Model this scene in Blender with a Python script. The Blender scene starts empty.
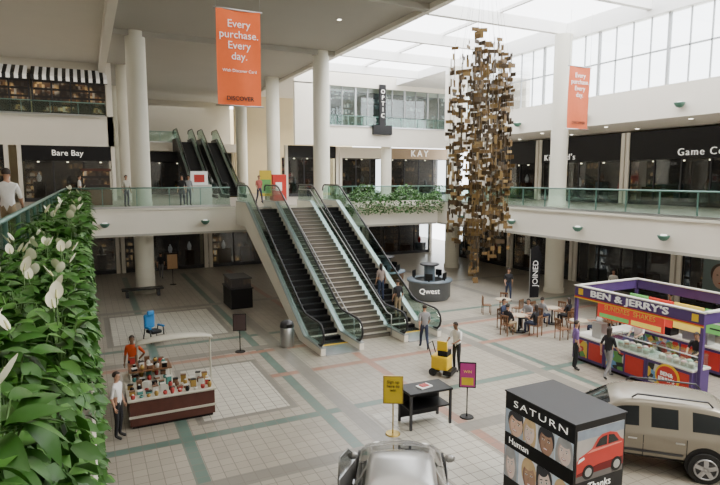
import bpy, bmesh, math, random
from mathutils import Vector, Matrix, Euler
random.seed(11)
SC=bpy.context.scene; COL=bpy.context.collection
pi=math.pi
# ---------------------------------------------------------------- materials
def mat(name,col,rough=.6,metal=0,noise=.08,scale=6,emis=0,spec=.5,trans=None):
    m=bpy.data.materials.new(name); m.use_nodes=True; nt=m.node_tree; b=nt.nodes['Principled BSDF']
    b.inputs['Roughness'].default_value=rough; b.inputs['Metallic'].default_value=metal
    b.inputs['Specular IOR Level'].default_value=spec
    c=(col[0],col[1],col[2],1)
    tc=nt.nodes.new('ShaderNodeTexCoord'); no=nt.nodes.new('ShaderNodeTexNoise'); no.inputs['Scale'].default_value=scale
    nt.links.new(tc.outputs['Object'],no.inputs['Vector'])
    mx=nt.nodes.new('ShaderNodeMix'); mx.data_type='RGBA'
    mx.inputs[6].default_value=tuple(x*(1-noise) for x in c[:3])+(1,); mx.inputs[7].default_value=tuple(min(1,x*(1+noise)) for x in c[:3])+(1,)
    nt.links.new(no.outputs[0],mx.inputs[0]); nt.links.new(mx.outputs[2],b.inputs['Base Color'])
    if emis:
        nt.links.new(mx.outputs[2],b.inputs['Emission Color']); b.inputs['Emission Strength'].default_value=emis
    return m
def glassmat(name,tint=(.75,.9,.86),refl=.12,rough=.03):
    m=bpy.data.materials.new(name); m.use_nodes=True; nt=m.node_tree; nt.nodes.clear()
    o=nt.nodes.new('ShaderNodeOutputMaterial'); mx=nt.nodes.new('ShaderNodeMixShader'); t=nt.nodes.new('ShaderNodeBsdfTransparent'); g=nt.nodes.new('ShaderNodeBsdfGlossy')
    t.inputs[0].default_value=tint+(1,); g.inputs['Roughness'].default_value=rough
    lw=nt.nodes.new('ShaderNodeLayerWeight'); lw.inputs[0].default_value=.25
    ma=nt.nodes.new('ShaderNodeMath'); ma.operation='MULTIPLY_ADD'; ma.inputs[1].default_value=.4; ma.inputs[2].default_value=refl
    nt.links.new(lw.outputs['Fresnel'],ma.inputs[0]); nt.links.new(ma.outputs[0],mx.inputs[0])
    nt.links.new(t.outputs[0],mx.inputs[1]); nt.links.new(g.outputs[0],mx.inputs[2]); nt.links.new(mx.outputs[0],o.inputs[0]); return m
def Nm(nt,op,a,b=None,c=None):
    n=nt.nodes.new('ShaderNodeMath'); n.operation=op
    for i,x in enumerate((a,b,c)):
        if x is None: continue
        if isinstance(x,(int,float)): n.inputs[i].default_value=x
        else: nt.links.new(x,n.inputs[i])
    return n.outputs[0]
def merchmat(name,cols,scale=4.,emis=.5,sx=1.,bright=1.,lo=.05):
    """shelved goods: small regular cells on dark shelves, uneven spot lighting painted in between bays, with a glow in place of shop lamps"""
    m=bpy.data.materials.new(name); m.use_nodes=True; nt=m.node_tree; b=nt.nodes['Principled BSDF']
    tc=nt.nodes.new('ShaderNodeTexCoord'); mp=nt.nodes.new('ShaderNodeMapping'); mp.inputs['Scale'].default_value=(scale*1.5*sx,scale*1.5,scale)
    br=nt.nodes.new('ShaderNodeTexVoronoi'); br.distance='CHEBYCHEV'; br.inputs['Scale'].default_value=1; br.inputs['Randomness'].default_value=.35
    nt.links.new(tc.outputs['Object'],mp.inputs[0]); nt.links.new(mp.outputs[0],br.inputs['Vector'])
    cr=nt.nodes.new('ShaderNodeValToRGB'); cr.color_ramp.interpolation='CONSTANT'
    el=cr.color_ramp.elements
    while len(el)<len(cols): el.new(.5)
    for i,c in enumerate(cols): el[i].position=i/len(cols); el[i].color=tuple(x*bright for x in c)+(1,)
    sep=nt.nodes.new('ShaderNodeSeparateColor'); nt.links.new(br.outputs['Color'],sep.inputs[0]); nt.links.new(sep.outputs[0],cr.inputs[0])
    sp=nt.nodes.new('ShaderNodeSeparateXYZ'); nt.links.new(tc.outputs['Object'],sp.inputs[0])
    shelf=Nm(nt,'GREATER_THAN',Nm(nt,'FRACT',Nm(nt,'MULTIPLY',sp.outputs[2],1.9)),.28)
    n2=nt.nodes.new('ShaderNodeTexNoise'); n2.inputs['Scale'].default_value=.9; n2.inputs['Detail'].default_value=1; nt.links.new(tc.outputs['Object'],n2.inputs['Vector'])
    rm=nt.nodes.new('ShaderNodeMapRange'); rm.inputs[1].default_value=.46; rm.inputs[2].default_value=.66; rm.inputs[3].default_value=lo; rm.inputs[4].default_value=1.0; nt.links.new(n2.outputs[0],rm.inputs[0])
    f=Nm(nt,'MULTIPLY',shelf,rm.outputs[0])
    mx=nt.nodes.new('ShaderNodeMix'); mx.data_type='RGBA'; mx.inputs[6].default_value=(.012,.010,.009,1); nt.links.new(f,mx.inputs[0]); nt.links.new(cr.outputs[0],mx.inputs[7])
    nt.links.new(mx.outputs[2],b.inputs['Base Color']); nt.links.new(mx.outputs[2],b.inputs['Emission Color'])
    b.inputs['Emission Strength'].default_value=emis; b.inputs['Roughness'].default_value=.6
    return m
def tilemat(name,base,grout,s,bands=(),patches=(),rough=.35,gw=.06):
    m=bpy.data.materials.new(name); m.use_nodes=True; nt=m.node_tree; b=nt.nodes['Principled BSDF']; b.inputs['Roughness'].default_value=rough
    ge=nt.nodes.new('ShaderNodeNewGeometry'); sp=nt.nodes.new('ShaderNodeSeparateXYZ'); nt.links.new(ge.outputs['Position'],sp.inputs[0])
    X,Y=sp.outputs[0],sp.outputs[1]
    def mix(f,a,c):
        mx=nt.nodes.new('ShaderNodeMix'); mx.data_type='RGBA'
        for i,v in ((0,f),(6,a),(7,c)):
            if isinstance(v,tuple): mx.inputs[i].default_value=v+(1,)
            elif isinstance(v,(int,float)): mx.inputs[i].default_value=v
            else: nt.links.new(v,mx.inputs[i])
        return mx.outputs[2]
    fx=Nm(nt,'FLOOR',Nm(nt,'DIVIDE',X,s)); fy=Nm(nt,'FLOOR',Nm(nt,'DIVIDE',Y,s))
    cb=nt.nodes.new('ShaderNodeCombineXYZ'); nt.links.new(fx,cb.inputs[0]); nt.links.new(fy,cb.inputs[1])
    wn=nt.nodes.new('ShaderNodeTexWhiteNoise'); nt.links.new(cb.outputs[0],wn.inputs[0])
    col=mix(wn.outputs[0],tuple(x*.93 for x in base),tuple(min(1,x*1.06) for x in base))
    def inb(C,c,h): return Nm(nt,'LESS_THAN',Nm(nt,'ABSOLUTE',Nm(nt,'SUBTRACT',C,c)),h)
    for (x0,x1,y0,y1,c) in patches:
        f=Nm(nt,'MULTIPLY',inb(X,(x0+x1)/2,(x1-x0)/2),inb(Y,(y0+y1)/2,(y1-y0)/2))
        cc=mix(wn.outputs[0],tuple(x*.94 for x in c),tuple(min(1,x*1.05) for x in c)); col=mix(f,col,cc)
    gx=Nm(nt,'LESS_THAN',Nm(nt,'FRACT',Nm(nt,'DIVIDE',X,s)),gw); gy=Nm(nt,'LESS_THAN',Nm(nt,'FRACT',Nm(nt,'DIVIDE',Y,s)),gw)
    col=mix(Nm(nt,'MAXIMUM',gx,gy),col,grout)
    no=nt.nodes.new('ShaderNodeTexNoise'); no.inputs['Scale'].default_value=.5; nt.links.new(ge.outputs['Position'],no.inputs['Vector'])
    mm=nt.nodes.new('ShaderNodeMix'); mm.data_type='RGBA'; mm.blend_type='MULTIPLY'; mm.inputs[0].default_value=.25
    nt.links.new(col,mm.inputs[6]); nt.links.new(no.outputs[0],mm.inputs[7]); 
    nt.links.new(mm.outputs[2],b.inputs['Base Color'])
    return m
WHITE=mat('white_plaster',(.79,.75,.66),.7,noise=.03,scale=1)
BEAM=mat('white_beam_paint',(.92,.92,.90),.7,noise=.01,scale=1)
CREAM=mat('cream_plaster',(.74,.62,.38),.7,noise=.04,scale=1)
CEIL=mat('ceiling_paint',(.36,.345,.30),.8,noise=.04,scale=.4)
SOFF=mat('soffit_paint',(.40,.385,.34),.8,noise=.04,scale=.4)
COLM=mat('column_paint',(.71,.69,.59),.5,noise=.02,scale=1)
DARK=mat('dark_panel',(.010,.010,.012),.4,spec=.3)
DGREY=mat('dark_grey_metal',(.04,.04,.045),.4,.3)
BLUEG=mat('slate_laminate',(.10,.13,.16),.4)
BLACK=mat('black_plastic',(.006,.006,.007),.4,spec=.3)
RUB=mat('rubber_handrail',(.012,.012,.015),.4)
STEEL=mat('brushed_steel',(.48,.49,.50),.3,.9)
TEALM=mat('teal_metal_rail',(.14,.25,.22),.35,.5)
BRONZE=mat('bronze_plate',(.17,.105,.04),.45,.3,noise=.4,scale=3)
BRONZE2=mat('dark_bronze_plate',(.065,.042,.02),.45,.3,noise=.3,scale=3)
BRONZE3=mat('gold_plate',(.28,.19,.075),.42,.3,noise=.3,scale=3)
GLASS=glassmat('clear_glass',(.85,.93,.91),.06); GLASSR=glassmat('rail_glass',(.76,.88,.84),.05); GLASSD=glassmat('shopfront_glass',(.68,.70,.70),.04)
WINM=mat('window_mullion',(.42,.44,.45),.5)
WOOD=mat('brown_wood',(.17,.08,.035),.45,noise=.3,scale=9); DWOOD=mat('dark_red_wood',(.09,.028,.02),.4,noise=.3)
ORANGE=mat('orange_fabric',(.86,.15,.03),.7,noise=.04); OR2=mat('deep_orange_fabric',(.60,.12,.04),.7)
TXW=mat('white_lettering',(.9,.9,.88),.5,emis=.1); TXY=mat('yellow_lettering',(.9,.65,.1),.5); TXK=mat('black_lettering',(.02,.02,.02),.5)
TXE=mat('lit_lettering',(.90,.88,.82),.5,emis=.6)
YEL=mat('yellow_paint',(.75,.50,.02),.45); MAG=mat('magenta_card',(.45,.04,.24),.5); RED=mat('red_paint',(.50,.03,.02),.4)
BLUE=mat('blue_vinyl',(.03,.22,.52),.4); GREEN=mat('green_card',(.12,.35,.09),.5)
SILVER=mat('silver_car_paint',(.42,.42,.41),.22,.45,noise=.01); TAUPE=mat('champagne_car_paint',(.26,.235,.19),.24,.35,noise=.01)
CARG=mat('car_glass',(.012,.015,.017),.08,spec=.3); TYRE=mat('tyre_rubber',(.015,.015,.015),.8); ALLOY=mat('alloy_wheel',(.42,.42,.44),.3,.8)
LEAF=mat('lily_leaf',(.035,.120,.016),.45,noise=.55,scale=5,spec=.35); LEAFB=mat('lily_leaf_light',(.075,.21,.032),.5,noise=.4,scale=5,spec=.35); LEAF2=mat('ivy_leaf',(.05,.14,.028),.5,noise=.5,scale=5); SPATHE=mat('white_spathe',(.84,.84,.66),.55,noise=.05); SPADIX=mat('spadix',(.6,.6,.3),.6); SOIL=mat('soil',(.05,.035,.02),.9)
CARPET=tilemat('upper_floor_tile',(.36,.32,.27),(.25,.22,.19),.6)
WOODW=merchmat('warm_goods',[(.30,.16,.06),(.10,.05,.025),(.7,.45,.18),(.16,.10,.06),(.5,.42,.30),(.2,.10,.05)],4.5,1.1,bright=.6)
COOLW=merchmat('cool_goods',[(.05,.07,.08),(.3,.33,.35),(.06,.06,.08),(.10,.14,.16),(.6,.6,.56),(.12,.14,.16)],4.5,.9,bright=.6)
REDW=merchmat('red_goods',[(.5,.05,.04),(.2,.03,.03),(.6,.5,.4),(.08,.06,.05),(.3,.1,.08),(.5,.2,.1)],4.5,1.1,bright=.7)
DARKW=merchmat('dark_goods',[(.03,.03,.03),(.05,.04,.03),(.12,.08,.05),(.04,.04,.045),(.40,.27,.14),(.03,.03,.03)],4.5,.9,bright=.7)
# ---------------------------------------------------------------- mesh builder
class MB:
    def __init__(s): s.v=[];s.f=[];s.mi=[];s.ms=[];s.sm=[]
    def m(s,mt):
        if mt not in s.ms: s.ms.append(mt)
        return s.ms.index(mt)
    def add(s,vs,fs,mt,smooth=False,M=None):
        o=len(s.v); k=s.m(mt)
        for v in vs: s.v.append(tuple(M@Vector(v)) if M else tuple(v))
        for f in fs: s.f.append([i+o for i in f]); s.mi.append(k); s.sm.append(smooth)
        return s
    def box(s,x0,x1,y0,y1,z0,z1,mt,M=None):
        return s.add([(x0,y0,z0),(x1,y0,z0),(x1,y1,z0),(x0,y1,z0),(x0,y0,z1),(x1,y0,z1),(x1,y1,z1),(x0,y1,z1)],
            [(0,3,2,1),(4,5,6,7),(0,1,5,4),(1,2,6,5),(2,3,7,6),(3,0,4,7)],mt,False,M)
    def cb(s,c,d,mt,M=None):
        return s.box(c[0]-d[0]/2,c[0]+d[0]/2,c[1]-d[1]/2,c[1]+d[1]/2,c[2]-d[2]/2,c[2]+d[2]/2,mt,M)
    def cyl(s,p0,p1,r0,r1=None,mt=None,n=14,caps=True,M=None):
        r1=r0 if r1 is None else r1; p0=Vector(p0);p1=Vector(p1); d=(p1-p0).normalized()
        a=Vector((1,0,0)) if abs(d.x)<.9 else Vector((0,1,0)); u=d.cross(a).normalized(); w=d.cross(u)
        vs=[]
        for p,r in ((p0,r0),(p1,r1)):
            for i in range(n):
                t=2*pi*i/n; vs.append(p+(u*math.cos(t)+w*math.sin(t))*r)
        s.add(vs,[(i,(i+1)%n,n+(i+1)%n,n+i) for i in range(n)],mt,True,M)
        if caps: s.add(vs,[tuple(range(n-1,-1,-1)),tuple(range(n,2*n))],mt,False,M)
        return s
    def lathe(s,prof,mt,c=(0,0,0),n=18,M=None,sx=1,sy=1):
        vs=[];fs=[]
        for r,z in prof:
            for i in range(n):
                t=2*pi*i/n; vs.append((c[0]+r*math.cos(t)*sx,c[1]+r*math.sin(t)*sy,c[2]+z))
        for j in range(len(prof)-1):
            for i in range(n): fs.append((j*n+i,j*n+(i+1)%n,(j+1)*n+(i+1)%n,(j+1)*n+i))
        return s.add(vs,fs,mt,True,M)
    def sph(s,c,r,mt,n=12,M=None):
        rr=r if isinstance(r,tuple) else (r,r,r); k=n//2
        prof=[(math.sin(pi*j/k),-math.cos(pi*j/k)) for j in range(k+1)]
        vs=[];fs=[]
        for a,z in prof:
            for i in range(n):
                t=2*pi*i/n; vs.append((c[0]+a*math.cos(t)*rr[0],c[1]+a*math.sin(t)*rr[1],c[2]+z*rr[2]))
        for j in range(k):
            for i in range(n): fs.append((j*n+i,j*n+(i+1)%n,(j+1)*n+(i+1)%n,(j+1)*n+i))
        return s.add(vs,fs,mt,True,M)
    def prism(s,poly,ax,a,b,mt,M=None):
        """poly 2D in remaining axes (ax='x': (y,z); 'y': (x,z); 'z': (x,y))"""
        def P(p,t): return (t,p[0],p[1]) if ax=='x' else ((p[0],t,p[1]) if ax=='y' else (p[0],p[1],t))
        n=len(poly); vs=[P(p,a) for p in poly]+[P(p,b) for p in poly]
        fs=[tuple(range(n-1,-1,-1)),tuple(range(n,2*n))]+[(i,(i+1)%n,n+(i+1)%n,n+i) for i in range(n)]
        return s.add(vs,fs,mt,False,M)
    def tube(s,pts,r,mt,n=8,M=None,closed=False):
        pts=[Vector(p) for p in pts]; vs=[];fs=[]; k=len(pts); prev=None
        for i,p in enumerate(pts):
            d=((pts[(i+1)%k] if (closed or i<k-1) else p)-(pts[i-1] if (closed or i>0) else p)).normalized()
            if prev is None: a=Vector((1,0,0)) if abs(d.x)<.9 else Vector((0,1,0)); u=d.cross(a).normalized()
            else: u=(prev-d*prev.dot(d)).normalized()
            prev=u; w=d.cross(u)
            for j in range(n):
                t=2*pi*j/n; vs.append(p+(u*math.cos(t)+w*math.sin(t))*r)
        for i in range(k if closed else k-1):
            for j in range(n): fs.append((i*n+j,i*n+(j+1)%n,((i+1)%k)*n+(j+1)%n,((i+1)%k)*n+j))
        if not closed: fs+= [tuple(range(n-1,-1,-1)),tuple((k-1)*n+j for j in range(n))]
        return s.add(vs,fs,mt,True,M)
    def mesh(s,name):
        me=bpy.data.meshes.new(name); me.from_pydata(s.v,[],s.f)
        for m_ in s.ms: me.materials.append(m_)
        me.polygons.foreach_set('material_index',s.mi); me.polygons.foreach_set('use_smooth',s.sm); me.update()
        bm=bmesh.new(); bm.from_mesh(me); bmesh.ops.recalc_face_normals(bm,faces=bm.faces); bm.to_mesh(me); bm.free()
        return me
    def obj(s,name,parent=None,loc=(0,0,0),rot=(0,0,0),**kw):
        return mkobj(name,s.mesh(name),parent,loc,rot,**kw)
def mkobj(name,data,parent=None,loc=(0,0,0),rot=(0,0,0),label=None,category=None,group=None,kind=None,bevel=0):
    o=bpy.data.objects.new(name,data); COL.objects.link(o); o.location=loc; o.rotation_euler=rot
    if parent: o.parent=parent
    if label: o['label']=label
    if category: o['category']=category
    if group: o['group']=group
    if kind: o['kind']=kind
    if bevel:
        b=o.modifiers.new('bevel','BEVEL'); b.width=bevel; b.segments=2; b.limit_method='ANGLE'
    return o
def thing(name,label,cat,loc=(0,0,0),rz=0,group=None):
    return mkobj(name,None,None,loc,(0,0,rz),label=label,category=cat,group=group)
def copy_thing(root,loc,rz=None,label=None,scale=None):
    r=root.copy(); COL.objects.link(r); r.location=loc
    if rz is not None: r.rotation_euler=(0,0,rz)
    if scale: r.scale=(scale,)*3
    if label: r['label']=label
    def rec(a,b):
        for c in [x for x in a.children]:
            d=c.copy(); d.parent=b; COL.objects.link(d); rec(c,d)
    rec(root,r); return r
def S(name,mb,**kw): return mb.obj(name,kind='structure',**kw)
def text(body,size,mt,parent,loc,rot,name='lettering',ext=.006,align='CENTER',bold=0,sx=1,space=1,sc=1):
    c=bpy.data.curves.new(name,'FONT'); c.body=body; c.size=size; c.extrude=ext; c.align_x=align; c.align_y='CENTER'; c.offset=bold; c.space_line=space; c.space_character=sc; c.resolution_u=3
    o=bpy.data.objects.new(name,c); COL.objects.link(o); bpy.context.view_layer.update()
    me=bpy.data.meshes.new_from_object(o.evaluated_get(bpy.context.evaluated_depsgraph_get())); bpy.data.objects.remove(o)
    me.materials.clear(); me.materials.append(mt)
    for p in me.polygons: p.material_index=0
    o=mkobj(name,me,parent,loc,rot); o.scale=(sx,1,1); return o
# ---------------------------------------------------------------- camera
p_=math.atan(64.5/560); yaw=math.radians(26)
cam=bpy.data.objects.new('camera',bpy.data.cameras.new('camera')); COL.objects.link(cam)
cam.location=(0,0,6.6); cam.rotation_euler=(pi/2-p_,0,-yaw); cam.data.lens=28; cam.data.clip_start=.05; SC.camera=cam
# ---------------------------------------------------------------- world + lights
w=bpy.data.worlds.new('world'); SC.world=w; w.use_nodes=True
bg=w.node_tree.nodes['Background']; bg.inputs[0].default_value=(.97,.98,1,1); bg.inputs[1].default_value=7.2
def area(loc,rot,sx,sy,power,col=(1,.93,.82)):  # broad unseen fill lights, added under the ceilings to brighten shaded areas
    l=bpy.data.lights.new('ceiling_fill','AREA'); l.shape='RECTANGLE'; l.size=sx; l.size_y=sy; l.energy=power; l.color=col
    o=bpy.data.objects.new('ceiling_fill',l); COL.objects.link(o); o.location=loc; o.rotation_euler=rot; return o
area((5,37,3.5),(0,0,0),16,7,40); area((19,37,3.5),(0,0,0),9,7,55); area((25,15,3.5),(0,0,0),4,22,80)
area((28,18,9.4),(0,0,0),5,26,190); area((-5,38,14.4),(0,0,0),10,8,420); area((8,40,14.4),(0,0,0),8,10,400); area((20,50,12),(0,0,0),8,6,1000,(1,.90,.72)); area((8,14,14.5),(0,0,0),10,16,1000,(1,.94,.85)); area((5,0,14.5),(0,0,0),12,8,1000,(1,.95,.88))
area((8,62,14),(0,0,0),8,6,150)
su=bpy.data.lights.new('sun','SUN'); su.energy=2.8; su.angle=.4; su.color=(1,.94,.84); so=bpy.data.objects.new('sun',su); COL.objects.link(so); so.rotation_euler=(math.radians(25),math.radians(25),0)
# ---------------------------------------------------------------- shell
FBASE=(.37,.335,.275); GR=(.19,.17,.14); TE=(.115,.185,.155); PK=(.35,.185,.13); GY=(.225,.21,.18); PW=(.57,.545,.47)
pts=[]
for (x,c) in ((2.0,TE),(5.75,TE),(8.9,PK),(14.4,TE)):
    pts+= [(x-.16,x+.16,4,40,c)]
for (y,c) in ((14.1,TE),(17.6,PK),(20.4,PK),(22.7,TE)):
    pts+= [(-2,27,y-.16,y+.16,c)]
for y in (11.6,20.9,29.4): pts.append((-2,27,y-.25,y+.25,GY))
for x in (6.5,13.7,20.3): pts.append((x-.25,x+.25,4,40,GY))
pts+= [(.45,5.45,23.35,28.75,GY),(.7,5.2,23.6,28.5,PW),(2.4,5.25,14.8,19.6,GY),(2.6,5.05,15.0,19.4,PW),(10.2,13.2,5,13.5,FBASE),(6.9,8.6,4,13.4,PW)]
FLOOR=tilemat('ground_floor_tile',FBASE,GR,.31,patches=pts,rough=.3)
S('floor',MB().box(-13,34,-7,72,-.2,0,FLOOR))
def slab(x0,x1,y0,y1):
    S('floor',MB().box(x0,x1,y0,y1,3.55,4.97,WHITE).box(x0+.02,x1-.02,y0+.02,y1-.02,4.97,5.0,CARPET))
slab(-13,-.02,-6,32); slab(-13,33,32,71); slab(21.5,33,-6,32)
k=1
def trim(mb):
    global k
    S('trim_%d'%k,mb); k+=1
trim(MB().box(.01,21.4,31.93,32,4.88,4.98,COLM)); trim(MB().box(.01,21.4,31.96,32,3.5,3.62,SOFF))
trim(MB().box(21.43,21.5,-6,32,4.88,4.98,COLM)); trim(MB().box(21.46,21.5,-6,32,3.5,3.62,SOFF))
# roof
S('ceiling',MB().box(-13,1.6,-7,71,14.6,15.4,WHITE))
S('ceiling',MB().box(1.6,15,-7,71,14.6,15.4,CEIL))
trim(MB().box(1.2,1.6,-6,44,13.9,14.6,WHITE)); trim(MB().box(14.7,15.05,-6,58,14.35,15.5,WHITE))
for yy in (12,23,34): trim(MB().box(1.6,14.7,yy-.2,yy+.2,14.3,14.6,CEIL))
S('ceiling',MB().box(25,33,-6,36,9.5,9.9,WHITE)); S('ceiling',MB().box(15,33,43.9,58,15.0,15.3,WHITE))
trim(MB().box(24.7,25.1,-6,36,9.4,10.95,WHITE)); trim(MB().box(25.1,33,35.6,36,9.4,10.95,WHITE))
trim(MB().box(24.7,25.2,-6,36,14.3,15.2,BEAM)); trim(MB().box(24.7,33,36,43.5,14.6,15.2,BEAM)); trim(MB().box(32.6,33,36,43.5,5,14.6,WHITE))
trim(MB().box(24.7,25.2,34.0,36,10.95,14.3,WHITE))
n=1
SKYG=glassmat('sky_glass',(.95,.97,.98),.03)
for y0 in range(-6,34,4):
    mb=MB(); y1=min(y0+4,34)
    mb.box(24.9,25.02,y0,y0+.14,10.95,14.3,WINM)
    for j in range(1,4): mb.box(24.93,25.0,y0+j,y0+j+.06,10.95,14.3,WINM)
    mb.box(24.93,25.0,y0,y1,12.6,12.68,WINM).box(24.96,24.97,y0,y1,10.95,14.3,SKYG)
    S('window_%d'%n,mb); n+=1
for yy in (8.5,13.8,19,24.3,29.5,34.8,40): trim(MB().box(15.05,24.7,yy-.14,yy+.14,14.6,15.2,BEAM))
for xx in (20,): trim(MB().box(xx-.08,xx+.08,-6,43,15.2,15.35,BEAM))
# walls
S('wall_front_unseen',MB().box(-13,33,-7.4,-7,0,15.4,WHITE))  # unseen wall behind the camera, added to shut out flat sky fill
S('wall_back',MB().box(-13,33,70,70.4,0,15,CREAM)); S('wall_left',MB().box(-13.3,-13,-7,71,0,15.4,WHITE)); S('wall_right',MB().box(32.6,33,-6,36,0,9.9,WHITE))
S('wall_left_upper',MB().box(-13,2.0,44,44.4,8.8,10.9,WHITE).box(-13,2.0,44.6,45,13.9,14.6,WHITE).box(1.6,2.0,44,60,5,14.6,WHITE))
S('wall_center_upper',MB().box(15.4,33,43.5,43.9,9.3,10.9,WHITE).box(15.4,33,43.5,43.9,14.2,15.3,WHITE).box(15.4,18.4,43.5,43.9,10.9,14.3,WHITE))
S('wall_court',MB().box(14,25,58,58.4,5,15,CREAM)) 
for i in range(6):
    x0=18.4+i*2.4; mb=MB(); mb.box(x0,x0+.14,43.6,43.8,10.9,14.2,WINM).box(x0+1.2,x0+1.25,43.62,43.78,10.9,14.2,WINM)
    mb.box(x0,x0+2.4,43.7,43.72,10.9,14.2,GLASS); S('window_%d'%n,mb); n+=1
S('wall_center_shop',MB().box(18.4,33,46,46.1,10.9,14.3,COOLW).box(18.4,33,43.9,46,10.8,10.9,WOOD).box(18.4,33,43.9,46,14.2,14.3,WHITE))
S('floor',MB().box(2,14.5,57.6,70,9.2,10,WHITE))
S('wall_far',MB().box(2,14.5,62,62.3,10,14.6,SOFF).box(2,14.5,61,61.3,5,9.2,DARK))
# ---------------------------------------------------------------- columns
def column(x,y,z0,z1,r=.53):
    o=mkobj('column',None,None,(x,y,z0),(0,0,0),label='tall round cream painted structural column',category='column',group='round hall columns')
    MB().cyl((0,0,0),(0,0,z1-z0),r,r,COLM,32).obj('shaft',o); MB().cyl((0,0,0),(0,0,.25),r+.05,r+.05,COLM,32).obj('base_ring',o); return o
for x in (2.85,13.9):
    for y in (34.2,44.6,54.8):
        column(x,y,5,14.6); column(x,y,0,3.55)
for y in (13.7,24,34.2,44.5):
    column(24.3,y,5,9.5 if y>40 else 14.5,.47); column(24.3,y,0,3.55)
# ---------------------------------------------------------------- glass railings
def railing(x0,y0,x1,y1,z,lab,h=1.07):
    L=math.hypot(x1-x0,y1-y0); a=math.atan2(y1-y0,x1-x0); t=thing('glass_railing',lab,'railing',(x0,y0,z),a)
    MB().tube([(0,0,h),(L,0,h)],.035,TEALM,8).obj('handrail',t)
    MB().box(0,L,-.04,.04,0,.10,STEEL).obj('base_channel',t)
    nn=max(1,round(L/1.6)); s_=L/nn
    me=MB().box(.015,s_-.015,-.008,.008,.1,h-.02,GLASSR).mesh('glass_pane'); mp=MB().box(-.02,.02,-.03,.03,.1,h,TEALM).mesh('post')
    for i in range(nn):
        mkobj('glass_pane',me,t,(i*s_,0,0))
        mkobj('post',mp,t,(i*s_,0,0))
    return t
RL='frameless glass balustrade with teal metal handrail along balcony edge'
railing(-.95,-1,-.95,31.9,5,RL); railing(-.9,32.1,7.4,32.1,5,RL); railing(13.5,32.1,21.6,32.1,5,RL); railing(21.6,32,21.6,-4,5,RL)
railing(2.2,57.8,8.2,57.8,10,RL); railing(-12,43.8,1.5,43.8,10.85,RL,.9); railing(18.4,43.45,32,43.45,10.9,RL,.9)
# ---------------------------------------------------------------- escalators + stairs
def escalator(x,yb,z0,rise,w=1.8,lab='escalator',clad=WHITE,drop=1.0):
    ln=rise/math.tan(math.radians(30)); t=thing('escalator',lab,'escalator',(x,yb,z0)); y1=1.9;y2=y1+ln;y3=y2+2.2
    h=w/2
    for s_ in (-1,1):
        xa=s_*h; xb=s_*(h-.2); a,b=min(xa,xb),max(xa,xb)
        MB().prism([(0.1,0),(0.1,.28),(y1,.3),(y2,rise+.3),(y3,rise+.3),(y3,rise-drop),(y2+.3,rise-drop),(y1+.6,0)],'x',a,b,clad).obj('side_cladding',t,bevel=.02)
        g=MB().prism([(.3,.28),(.12,.5),(.12,.8),(.35,1.1),(y1,1.15),(y2,rise+1.15),(y3-.3,rise+1.15),(y3,rise+.9),(y3,rise+.3),(y2,rise+.3),(y1,.3)],'x',s_*(h-.1)-.008,s_*(h-.1)+.008,GLASSR); g.obj('glass_balustrade',t)
        xc=s_*(h-.1)
        P=[(xc,.55,.33),(xc,.25,.36),(xc,.08,.52),(xc,.02,.72),(xc,.08,.95),(xc,.25,1.12),(xc,.5,1.18),(xc,y1,1.2),(xc,y1+.4,1.33),(xc,y2-.4,rise+1.2-.13),(xc,y2,rise+1.2),(xc,y3-.2,rise+1.2),(xc,y3,rise+1.1),(xc,y3+.08,rise+.85)]
        MB().tube(P,.045,RUB,8).obj('handrail',t)
        MB().prism([(.1,.28),(y1,.3),(y2,rise+.3),(y3,rise+.3),(y3,rise+.34),(y2,rise+.34),(y1,.34),(.1,.32)],'x',min(xa,xb)-.01,max(xa,xb)+.01,STEEL).obj('deck_trim',t)
    MB().prism([(y1+.5,-.0),(y2+.3,rise-drop),(y3,rise-drop),(y3,rise-drop+.1),(y2,rise-drop+.1),(y1,.02)],'x',-h+.2,h-.2,clad).obj('underside_panel',t)
    MB().box(-h+.2,h-.2,0,1.2,0,.04,STEEL).box(-h+.2,h-.2,1.15,1.25,.03,.05,YEL).obj('landing_plate',t); MB().box(-h+.2,h-.2,y2+.6,y3,rise-.02,rise+.02,STEEL).obj('landing_plate',t)
    ns=int(rise/.2); dy=ln/ns; dz=rise/ns
    me=MB()
    me.box(-h+.2,h-.2,0,dy+.02,-.25,.02,DGREY)
    for i in range(12): 
        xx=-h+.24+i*(w-.48)/11; me.box(xx-.012,xx+.012,0,dy,.02,.035,BLACK)
    me.box(-h+.2,h-.2,-.01,.02,-.2,.036,BLACK)
    me=me.mesh('step')
    for i in range(2): mkobj('step',me,t,(0,1.25+i*dy,.0))
    for i in range(ns): mkobj('step',me,t,(0,y1+i*dy,(i+.6)*dz))
    return t
escalator(8.45,18.7,0,5,lab='long escalator with glass sides and black handrails beside central staircase')
escalator(12.15,18.9,0,5,lab='long escalator with glass sides beside staircase, carrying riders')
st=thing('staircase','wide grey stone staircase between two escalators','staircase',(10.3,20.0,0))
STAIR=mat('stair_stone',(.29,.26,.21),.5); NOS=mat('stair_nosing',(.06,.055,.05),.6); RIS=mat('stair_riser',(.13,.115,.095),.6)
me=MB().box(-.93,.93,0,.32,-.03,0,STAIR).box(-.93,.93,.01,.03,-.17,-.03,RIS).box(-.93,.93,-.005,.03,-.03,.005,NOS).mesh('stair_tread')
for i in range(30): mkobj('stair_tread',me,st,(0,.1+i*.3,(i+1)/30*5))
MB().prism([(0.02,0),(9.1,5),(12.0,5),(12.0,4),(9.3,4.0),(1.2,0)],'x',-.93,.93,WHITE).obj('stair_body',st,loc=(0,.12,-.19))
for s_ in (-1,1):
    MB().tube([(s_*.86,-.1,.1),(s_*.86,-.1,.95),(s_*.86,.3,1.0),(s_*.86,9.2,5.95),(s_*.86,11,5.95)],.022,STEEL,8).obj('handrail',st)
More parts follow.
